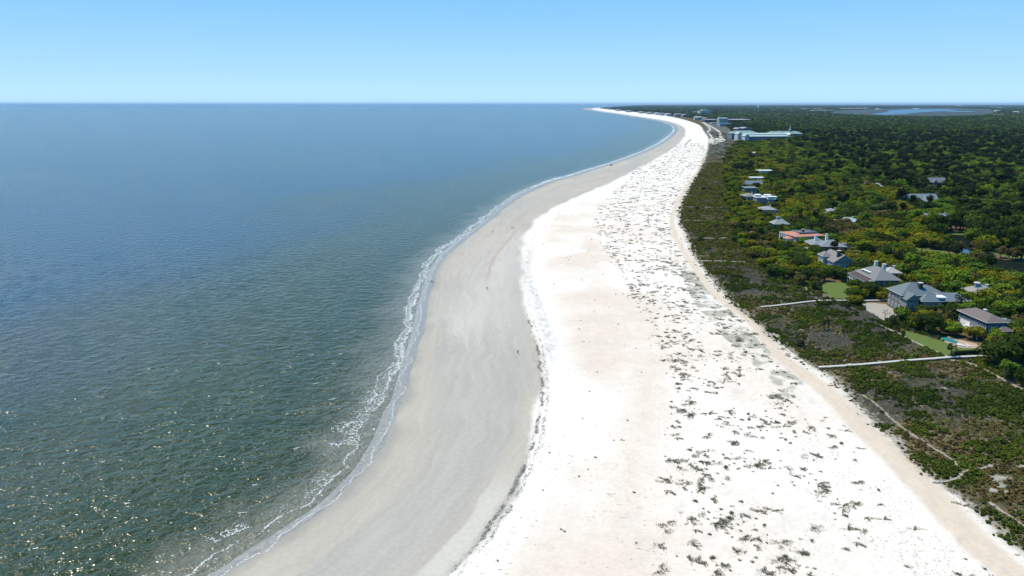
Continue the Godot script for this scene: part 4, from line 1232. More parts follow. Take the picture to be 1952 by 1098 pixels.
func build_houses() -> void:
	var W := func(c: Color) -> StandardMaterial3D: return tint_mat("wall", c)
	var R := func(c: Color) -> StandardMaterial3D: return tint_mat("roof", c)
	# the brown-roofed house by the pool
	var blue: Material = W.call(Color(0.075, 0.105, 0.16))
	var brown: Material = R.call(Color(0.165, 0.125, 0.115))
	var h := house("beach_house", "blue two-storey house with a brown hip roof beside a pool", "house", 205.5, 306.5, 3, 11)
	wing(h, Vector3.ZERO, Vector3(8.6, 7.6, 18.4), "hip", 2.3, blue, brown, 0.8, {"x-": [9, [4.9], 1.25, 2.2], "z+": [3, [5.2, 1.8], 1.2, 1.6]}, 10.0)
	for k in 12:
		window(h, Vector3(-4.3, 7.0, -8.4 + k * 1.53), "x-", 0.8, 0.6, M.grey_wood)
	for k in 6:
		window(h, Vector3(-4.3, 1.7, 0.6 + k * 1.45), "x-", 1.1, 2.2, M.white_trim)
	wing(h, Vector3(10.2, 0, 1), Vector3(7, 5.2, 8), "hip", 1.4, blue, R.call(Color(0.17, 0.18, 0.2)), 0.6, {"z+": [2, [3.2], 1.1, 1.4]})
	wing(h, Vector3(2.2, 0, 10.7), Vector3(5, 4.6, 2.9), "hip", 1.3, blue, brown, 0.5, {"z+": [2, [2.6], 1.1, 1.4]})
	var cap := part("roof_vent", box(Vector3(-0.5, 0, -0.5), Vector3(0.5, 1.5, 0.5)), M.pale, h, Vector3(0.4, 9.3, 0.5))
	part("cap", hip_roof(1.4, 1.4, 0.4, 0.1, true, 0.1), M.pale, cap, Vector3(0, 1.5, 0))
	part("deck", box(Vector3(-1.8, -0.15, -6.2), Vector3(1.8, 0.12, 6.2)), M.pale, h, Vector3(-6.15, 3.1, 3.2))
	railing(h, Vector3(-7.85, 3.22, -2.9), Vector3(-7.85, 3.22, 9.3))
	railing(h, Vector3(-7.85, 3.22, 9.3), Vector3(-4.5, 3.22, 9.3))
	for k in 5:
		part("column", box(Vector3(-0.15, 0, -0.15), Vector3(0.15, 2.93, 0.15)), M.white_trim, h, Vector3(-7.7, 0, -2.6 + k * 2.9))
	for k in 14:
		part("step", box(Vector3(-0.8, -0.06, -0.2), Vector3(0.8, 0.06, 0.2)), M.pale, h, Vector3(-7.0, 2.9 - k * 0.21, -3.3 - k * 0.42))
	railing(h, Vector3(-7.85, 2.9, -3.3), Vector3(-7.85, 0.0, -9.2))
	railing(h, Vector3(-6.15, 2.9, -3.3), Vector3(-6.15, 0.0, -9.2))
	part("white_panel", box(Vector3(-0.2, -0.9, -3.2), Vector3(-0.14, 0.9, 3.2)), M.white_trim, h, Vector3(-4.4, 3.9, -4.2))

	# the large grey-blue house
	var slate: Material = R.call(Color(0.135, 0.17, 0.185))
	var slate2: Material = R.call(Color(0.15, 0.185, 0.215))
	var grey_wall: Material = W.call(Color(0.155, 0.17, 0.165))
	h = house("beach_house", "large grey-blue house with many hips, dark chimney and white dormer", "house", 196, 345, 0, 13)
	wing(h, Vector3(-1.5, 0, 0), Vector3(15, 8.6, 13), "hip", 4.8, grey_wall, slate, 0.9, {"x-": [4, [6.4, 2.6], 1.3, 1.9], "z+": [4, [6.4, 2.4], 1.2, 1.8]}, 2.0)
	wing(h, Vector3(-6.3, 0, 8.2), Vector3(5.4, 7.4, 5.6), "gable", 2.8, grey_wall, slate, 0.7, {"x-": [3, [5.2, 1.8], 1.0, 2.0], "z+": [3, [5.2, 1.8], 1.1, 2.0]})
	wing(h, Vector3(3.2, 0, 8.0), Vector3(9, 6.8, 5.4), "hip", 2.8, grey_wall, slate2, 0.9, {"z+": [5, [5.0, 1.8], 1.1, 1.7], "x-": [2, [5.0], 1.0, 1.6]}, 3.0)
	wing(h, Vector3(14.5, 0, 2.5), Vector3(17, 6.0, 9), "hip", 2.8, grey_wall, slate2, 0.9, {"z+": [7, [4.2, 1.7], 1.1, 1.6]})
	wing(h, Vector3(9, 0, -6), Vector3(9, 8.0, 9), "hip", 2.6, grey_wall, slate, 0.8)
	chimney(h, Vector3(0.8, 9.5, 3.0), 1.8, 4.4, M.rubber)
	wing(h, Vector3(7.6, 6.6, 9.2), Vector3(3.4, 2.0, 3.0), "hip", 0.9, M.white_wall, M.white_trim, 0.35, {"z+": [2, [1.1], 1.2, 1.3]})
	part("deck", box(Vector3(-2.6, -0.15, -3), Vector3(2.6, 0.1, 3)), M.pale, h, Vector3(-2.0, 3.4, 13.8))
	railing(h, Vector3(-4.6, 3.5, 16.8), Vector3(0.6, 3.5, 16.8))
	railing(h, Vector3(-4.6, 3.5, 11.2), Vector3(-4.6, 3.5, 16.8))
	for k in 4:
		part("column", box(Vector3(-0.18, 0, -0.18), Vector3(0.18, 3.25, 0.18)), M.white_trim, h, Vector3(-4.4 + k * 1.6, 0, 16.5))
	for k in 9:
		part("step", box(Vector3(-1.0, -0.06, -0.2), Vector3(1.0, 0.06, 0.2)), M.pale, h, Vector3(2.0, 3.1 - k * 0.34, 14.0 + k * 0.4))

	# grey hip house with rows of panels on its porch roof
	var grey: Material = R.call(Color(0.185, 0.185, 0.19))
	var dark_wall: Material = W.call(Color(0.12, 0.115, 0.105))
	h = house("beach_house", "grey-roofed house with brown panels on its long porch roof and two chimneys", "house", 198, 388, 0, 13)
	wing(h, Vector3(1.2, 0, 0), Vector3(12, 6.9, 22), "hip", 4.6, dark_wall, grey, 0.9, {"z+": [4, [5.0, 2.0], 1.2, 1.8], "x-": [7, [2.0], 1.3, 2.1]}, 7.0)
	part("porch_roof", shed_roof(5.2, 24.4, 1.5), grey, h, Vector3(-7.45, 6.75, 0))
	var tilt := atan(1.5 / 5.2)
	var pm := box(Vector3(-1.05, 0, -1.3), Vector3(1.05, 0.08, 1.3))
	for i in 2:
		for k in 7:
			var p := part("roof_panel", pm, tint_mat("wall", Color(0.075, 0.045, 0.042)), h, Vector3(-7.45 - 1.12 + i * 2.24, 6.75 + 0.21 - 0.75 + (i - 0.5) * 2.24 * 0.288 + 0.03, -9.6 + k * 2.75))
			p.rotation.z = tilt
	for k in 8:
		part("column", box(Vector3(-0.16, 0, -0.16), Vector3(0.16, 5.3, 0.16)), M.white_trim, h, Vector3(-9.7, 0, -11.4 + k * 3.25))
	part("balcony", box(Vector3(-2.2, -0.15, -12), Vector3(2.2, 0.1, 12)), M.pale, h, Vector3(-7.4, 3.3, 0))
	railing(h, Vector3(-9.55, 3.4, -12), Vector3(-9.55, 3.4, 12))
	for k in 3:
		wing(h, Vector3(-3.6, 7.6, -5.5 + k * 3.0), Vector3(1.8, 1.3, 1.5), "flat", 0.14, dark_wall, M.white_trim, 0.18)
	chimney(h, Vector3(1.2, 9.6, -3.2), 1.5, 4.4, M.pale)
	chimney(h, Vector3(2.4, 9.2, 3.4), 1.6, 4.6, M.pale)
	part("steps", box(Vector3(-0.6, 0, -2.6), Vector3(0.6, 0.35, 2.6)), M.white_trim, h, Vector3(-10.8, 0, 2))

	# brown-grey gabled house
	h = house("beach_house", "taupe gabled house with a tall dark chimney and pale blue walls", "house", 196, 432, 2, 11)
	wing(h, Vector3(0.5, 0, -1), Vector3(12, 6.2, 18), "gable", 4.4, W.call(Color(0.36, 0.43, 0.48)), R.call(Color(0.22, 0.195, 0.19)), 0.7, {"x-": [5, [4.6, 1.8], 1.4, 1.7], "z+": [3, [4.4, 1.8], 1.2, 1.6]})
	wing(h, Vector3(-5.2, 0, -5), Vector3(5, 8.0, 7), "hip", 2.2, W.call(Color(0.36, 0.43, 0.48)), R.call(Color(0.22, 0.195, 0.19)), 0.6, {"x-": [3, [6.4, 3.6], 1.4, 1.7], "z+": [2, [6.4], 1.2, 1.6]})
	chimney(h, Vector3(-1.6, 8.2, 5.0), 1.7, 4.6, M.rubber)
	part("deck", box(Vector3(-2.5, -0.15, -3), Vector3(2.5, 0.15, 3)), M.white_trim, h, Vector3(-9.6, 3.0, -3))
	for k in 4:
		part("column", box(Vector3(-0.15, 0, -0.15), Vector3(0.15, 2.85, 0.15)), M.white_trim, h, Vector3(-11.6 + (k % 2) * 3.6, 0, -5.6 + (k / 2) * 5.2))
	railing(h, Vector3(-12, 3.15, -5.8), Vector3(-12, 3.15, -0.2))

	# grey hip house, two chimneys
	h = house("beach_house", "long blue-grey hip-roofed house with two slim white-sided chimneys", "house", 208, 482, -4, 12)
	var g2: Material = R.call(Color(0.215, 0.24, 0.265))
	wing(h, Vector3(-2, 0, -2), Vector3(12, 6.4, 16), "hip", 3.0, grey_wall, g2, 0.9, {"x-": [6, [4.2, 1.7], 1.4, 1.9]})
	wing(h, Vector3(3.5, 0, 5), Vector3(15, 6.8, 12), "hip", 3.3, grey_wall, g2, 0.9, {"z+": [5, [4.6, 1.8], 1.2, 1.7], "x-": [4, [4.6], 1.2, 1.9]})
	wing(h, Vector3(13, 0, 3), Vector3(10, 5.6, 9), "hip", 2.4, grey_wall, g2, 0.8)
	chimney(h, Vector3(-4.5, 7.5, -1), 1.3, 4.8, M.white_trim)
	chimney(h, Vector3(1.5, 8.4, 2), 1.4, 5.0, M.white_trim)
	for k in 4:
		part("column", box(Vector3(-0.2, 0, -0.2), Vector3(0.2, 4.0, 0.2)), M.white_trim, h, Vector3(-10.4, 0, -8 + k * 4.2))
	part("deck", box(Vector3(-1.8, -0.15, -7), Vector3(1.8, 0.1, 7)), M.pale, h, Vector3(-9.9, 4.15, -1.8))

	# orange tiled villa
	h = house("villa", "villa with an orange tiled roof round a flat blue-grey deck roof", "house", 207, 515, 12, 13)
	var orange: Material = R.call(Color(0.52, 0.20, 0.12))
	wing(h, Vector3.ZERO, Vector3(22, 7.6, 20), "hip", 1.8, W.call(Color(0.52, 0.44, 0.36)), orange, 0.8, {"x-": [5, [5.6, 2.0], 1.4, 2.2], "z+": [5, [5.6], 1.2, 1.8]}, 9.0)
	part("deck_roof", box(Vector3(-7.5, 0, -6), Vector3(7.5, 0.3, 6)), R.call(Color(0.06, 0.08, 0.115)), h, Vector3(1.5, 9.2, 0))
	wing(h, Vector3(-12.4, 0, 3), Vector3(4.5, 5.4, 6), "hip", 1.4, M.white_wall, orange, 0.5, {"x-": [3, [3.4], 1.1, 2.4]})
	for k in 4:
		part("column", box(Vector3(-0.3, 0, -0.3), Vector3(0.3, 7.5, 0.3)), M.white_trim, h, Vector3(-12.3, 0, -8.5 + k * 2.6))
	chimney(h, Vector3(-1, 9.4, 2), 1.2, 1.8, M.rubber)

	h = house("beach_house", "small grey pyramid-roofed house topped by a blue cupola", "house", 210.5, 570, 0, 9)
	wing(h, Vector3.ZERO, Vector3(11, 6.4, 10), "hip", 3.8, grey_wall, R.call(Color(0.27, 0.28, 0.29)), 0.8, {"x-": [3, [4.2], 1.2, 1.6], "z+": [3, [4.2], 1.2, 1.6]})
	wing(h, Vector3(-1.5, 9.2, -0.5), Vector3(2, 1.9, 2), "hip", 0.8, W.call(Color(0.2, 0.3, 0.42)), slate2, 0.3, {"x-": [1, [1.1], 0.9, 1.0], "z+": [1, [1.1], 0.9, 1.0]})

	var rest := [
		# label, category, x/d/width/height, depth, roof kind, rise, wall, roof, radius
		["low pale grey hip-roofed house wrapped in trees behind the orange villa", 279.9, 628.6, 16.4, 5.9, 18.0, "hip", 3.0, Color(0.4, 0.4, 0.4), Color(0.26, 0.27, 0.29), 9.0],
		["white-walled house with a pale blue metal roof and white terraces", 271.5, 579.6, 16.8, 7.1, 12.0, "hip", 2.6, Color(0.66, 0.66, 0.64), Color(0.34, 0.42, 0.47), 8.0],
		["steep blue-grey cross-gabled house with a long rear slope", 394.4, 696.8, 28.1, 13.0, 20.0, "gable", 7.0, Color(0.20, 0.24, 0.28), Color(0.16, 0.215, 0.24), 12.0],
		["dark blue-grey two-gabled house with a white porch above a lawn", 499.4, 859.6, 18.5, 12.9, 14.0, "gable", 5.0, Color(0.10, 0.11, 0.14), Color(0.135, 0.155, 0.185), 13.0],
		["low long slate-roofed house beside the pond lawns", 356.1, 600.4, 25.2, 5.7, 12.0, "gable", 2.6, Color(0.14, 0.15, 0.16), Color(0.19, 0.225, 0.24), 13.0],
		["small pale-roofed cottage alone among dark oaks", 417.8, 833.4, 10.1, 9.5, 12.0, "hip", 4.5, Color(0.45, 0.44, 0.42), Color(0.38, 0.39, 0.40), 8.0],
		["blue-roofed house half hidden at the wood's dark edge", 503.8, 767.8, 18.7, 6.6, 12.0, "gable", 3.6, Color(0.2, 0.23, 0.27), Color(0.2, 0.26, 0.31), 9.0],
		["low tan-roofed house with one dark window", 341.6, 659.4, 16.2, 4.3, 12.0, "gable", 1.6, Color(0.2, 0.17, 0.14), Color(0.25, 0.205, 0.165), 9.0],
		["weathered grey thatch-coloured roof with a blue cupola behind the pool house", 238.1, 354.0, 12.1, 7.4, 11.0, "hip", 3.4, Color(0.3, 0.29, 0.27), Color(0.29, 0.28, 0.255), 8.0],
		["pale cottage roof poking out above the large grey-blue house", 212.9, 396.9, 7.6, 4.1, 8.0, "hip", 2.4, Color(0.3, 0.28, 0.24), Color(0.42, 0.4, 0.36), 4.0],
		["white flat-roofed house with a dark doorway by tall pines", 349.4, 1011.2, 19.5, 7.9, 14.0, "flat", 0.6, Color(0.66, 0.66, 0.65), Color(0.7, 0.7, 0.7), 9.0],
		["grey-roofed house joined to a row of white flat blocks", 311.2, 929.4, 17.3, 7.3, 14.0, "shed", 1.6, Color(0.62, 0.62, 0.6), Color(0.36, 0.36, 0.36), 9.0],
		["dark slate-blue house with a low long gable", 287.7, 870.5, 18.7, 8.1, 12.0, "gable", 4.0, Color(0.12, 0.14, 0.18), Color(0.15, 0.175, 0.215), 8.0],
		["dark slate-blue house with a flat roof, below the long gable", 261.3, 799.3, 12.6, 8.0, 14.0, "flat", 0.5, Color(0.11, 0.13, 0.17), Color(0.2, 0.22, 0.25), 8.0],
		["tan-roofed house beside white stucco boxes", 243.4, 742.6, 12.8, 6.9, 14.0, "hip", 2.2, Color(0.55, 0.53, 0.5), Color(0.24, 0.215, 0.19), 8.0],
		["modern white house of flat-roofed stucco boxes", 247.5, 715.2, 14.4, 8.7, 14.0, "flat", 0.8, Color(0.2, 0.24, 0.32), Color(0.74, 0.74, 0.74), 9.0],
		["little white flat-roofed block under the stucco boxes", 251.4, 704.1, 4.6, 3.5, 7.0, "flat", 0.6, Color(0.2, 0.2, 0.22), Color(0.74, 0.74, 0.74), 5.0],
		["grey house with a rounded low roof and white lantern box", 228.8, 646.7, 12.1, 5.1, 12.0, "hip", 2.4, Color(0.4, 0.4, 0.39), Color(0.31, 0.31, 0.30), 7.0],
		["brown cottage with a white chimney deep in olive trees", 371.9, 942.1, 10.8, 5.4, 11.0, "hip", 2.6, Color(0.4, 0.32, 0.25), Color(0.33, 0.26, 0.21), 7.0],
		["pale green-roofed pavilion in the dark wood", 1072.5, 2108.0, 23.7, 8.9, 20.0, "gable", 5.0, Color(0.4, 0.42, 0.42), Color(0.36, 0.47, 0.45), 16.0],
		["long white low roof above bright green trees", 1324.2, 2454.4, 48.3, 6.9, 22.0, "flat", 2.0, Color(0.5, 0.5, 0.5), Color(0.62, 0.64, 0.64), 22.0],
		["small white roof beside the long white one", 1284.8, 2519.6, 17.7, 5.3, 15.0, "flat", 2.0, Color(0.5, 0.5, 0.5), Color(0.7, 0.7, 0.7), 12.0],
		["light roof standing alone at the edge of bright trees", 401.1, 833.4, 8.4, 5.4, 10.0, "hip", 2.6, Color(0.5, 0.48, 0.45), Color(0.4, 0.41, 0.42), 6.0],
		["pinkish-grey roof beyond the hotel's spire", 1130.9, 2764.3, 31.0, 7.8, 26.0, "hip", 4.0, Color(0.35, 0.3, 0.29), Color(0.34, 0.30, 0.29), 18.0],
		["white-roofed house by itself beside the olive grove", 459.8, 1397.1, 11.9, 5.9, 16.0, "hip", 3.0, Color(0.6, 0.6, 0.58), Color(0.6, 0.61, 0.62), 10.0],
	]
	for e in rest:
		var x: float = e[1]
		var d: float = e[2]
		var w: float = e[3]
		var tall: float = clampf(e[4], 8.5, 14.0)
		var dep: float = e[5]
		h = house("woodland_house", e[0], "house", x, d + dep * 0.5, rng.randf_range(-8, 8), e[10])
		keep_clear.append([x, d - 8.0, e[10] * 0.7])
		var rise: float = e[7]
		var nwin := clampi(int(w / 3.5), 2, 8)
		wing(h, Vector3.ZERO, Vector3(w, tall - rise, dep), e[6], rise, tint_mat("wall", e[8]), tint_mat("roof", e[9]), 0.7, {"z+": [nwin, [(tall - rise) * 0.62], 1.3, 1.6], "x-": [3, [(tall - rise) * 0.62], 1.3, 1.6]} if d < 1000.0 else {})
		if e[6] in ["hip", "gable"] and d < 900.0:
			chimney(h, Vector3(w * 0.18, tall - rise * 0.6, 0.5), 1.1, 2.4, M.pale)
		if e[0].contains("two-gabled"):
			for s in [-1.0, 1.0]:
				wing(h, Vector3(s * w * 0.3, 0, dep * 0.5), Vector3(w * 0.22, tall - rise, w * 0.26), "gable", 3.4, tint_mat("wall", e[8]), tint_mat("roof", e[9]), 0.5, {"z+": [2, [5.5, 2.5], 1.2, 1.7]})
			part("porch_roof", box(Vector3(-w * 0.18, 0, 0), Vector3(w * 0.18, 0.3, 4)), M.white_trim, h, Vector3(0, 4.6, dep * 0.5 + 0.02))
			for k in 4:
				part("column", box(Vector3(-0.2, 0, -0.2), Vector3(0.2, 4.59, 0.2)), M.white_trim, h, Vector3(-w * 0.16 + k * w * 0.107, 0, dep * 0.5 + 3.6))
		if e[0].contains("cross-gabled"):
			wing(h, Vector3(w * 0.08, 0, dep * 0.42), Vector3(9, tall - rise, 12), "gable", 5.2, tint_mat("wall", e[8]), tint_mat("roof", e[9]), 0.7, {"z+": [2, [4.0], 1.3, 1.8]})
		if e[0].contains("blue cupola"):
			wing(h, Vector3(-w * 0.2, tall - 1.2, 0), Vector3(1.8, 2.2, 1.8), "hip", 0.7, tint_mat("wall", Color(0.2, 0.3, 0.42)), M.pale, 0.3)
		if e[0].contains("stucco boxes") and e[6] == "flat":
			wing(h, Vector3(-w * 0.36, tall - rise, 1), Vector3(5, 2.6, 6), "flat", 0.4, M.white_wall, M.white_trim, 0.2)
			wing(h, Vector3(w * 0.34, tall - rise, -1), Vector3(6, 2.2, 5), "flat", 0.4, M.white_wall, M.white_trim, 0.2)
		if e[0].contains("white terraces"):
			for k in 3:
				part("terrace", box(Vector3(-2.2, 0, -2.2), Vector3(2.2, 3.2 - k * 0.8, 2.2)), M.white_wall, h, Vector3(-w * 0.5 - 2.4 - k * 2.6, 0, 3.0 + k * 2.4))
		if e[0].contains("white flat blocks"):
			for k in 3:
				wing(h, Vector3(w * 0.5 + 2.6 + k * 4.4, 0, -1.0 + k), Vector3(4.2, 5.0 - k * 0.5, 7), "flat", 0.4, M.white_wall, M.white_trim, 0.1)

func block(label: String, x: float, d: float, w: float, tall: float, dep: float, wall: Color, roof: Color, kind: String, group := "", called := "resort_building") -> Node3D:
	var h := house(called, label, "building", x, d + dep / 2, 0, maxf(w, dep) * 0.5, group)
	var rise := 0.22 * tall if kind != "flat" else 1.0
	wing(h, Vector3.ZERO, Vector3(w, tall - rise, dep), kind, rise, tint_mat("wall", wall), tint_mat("roof", roof), 1.0)
	return h

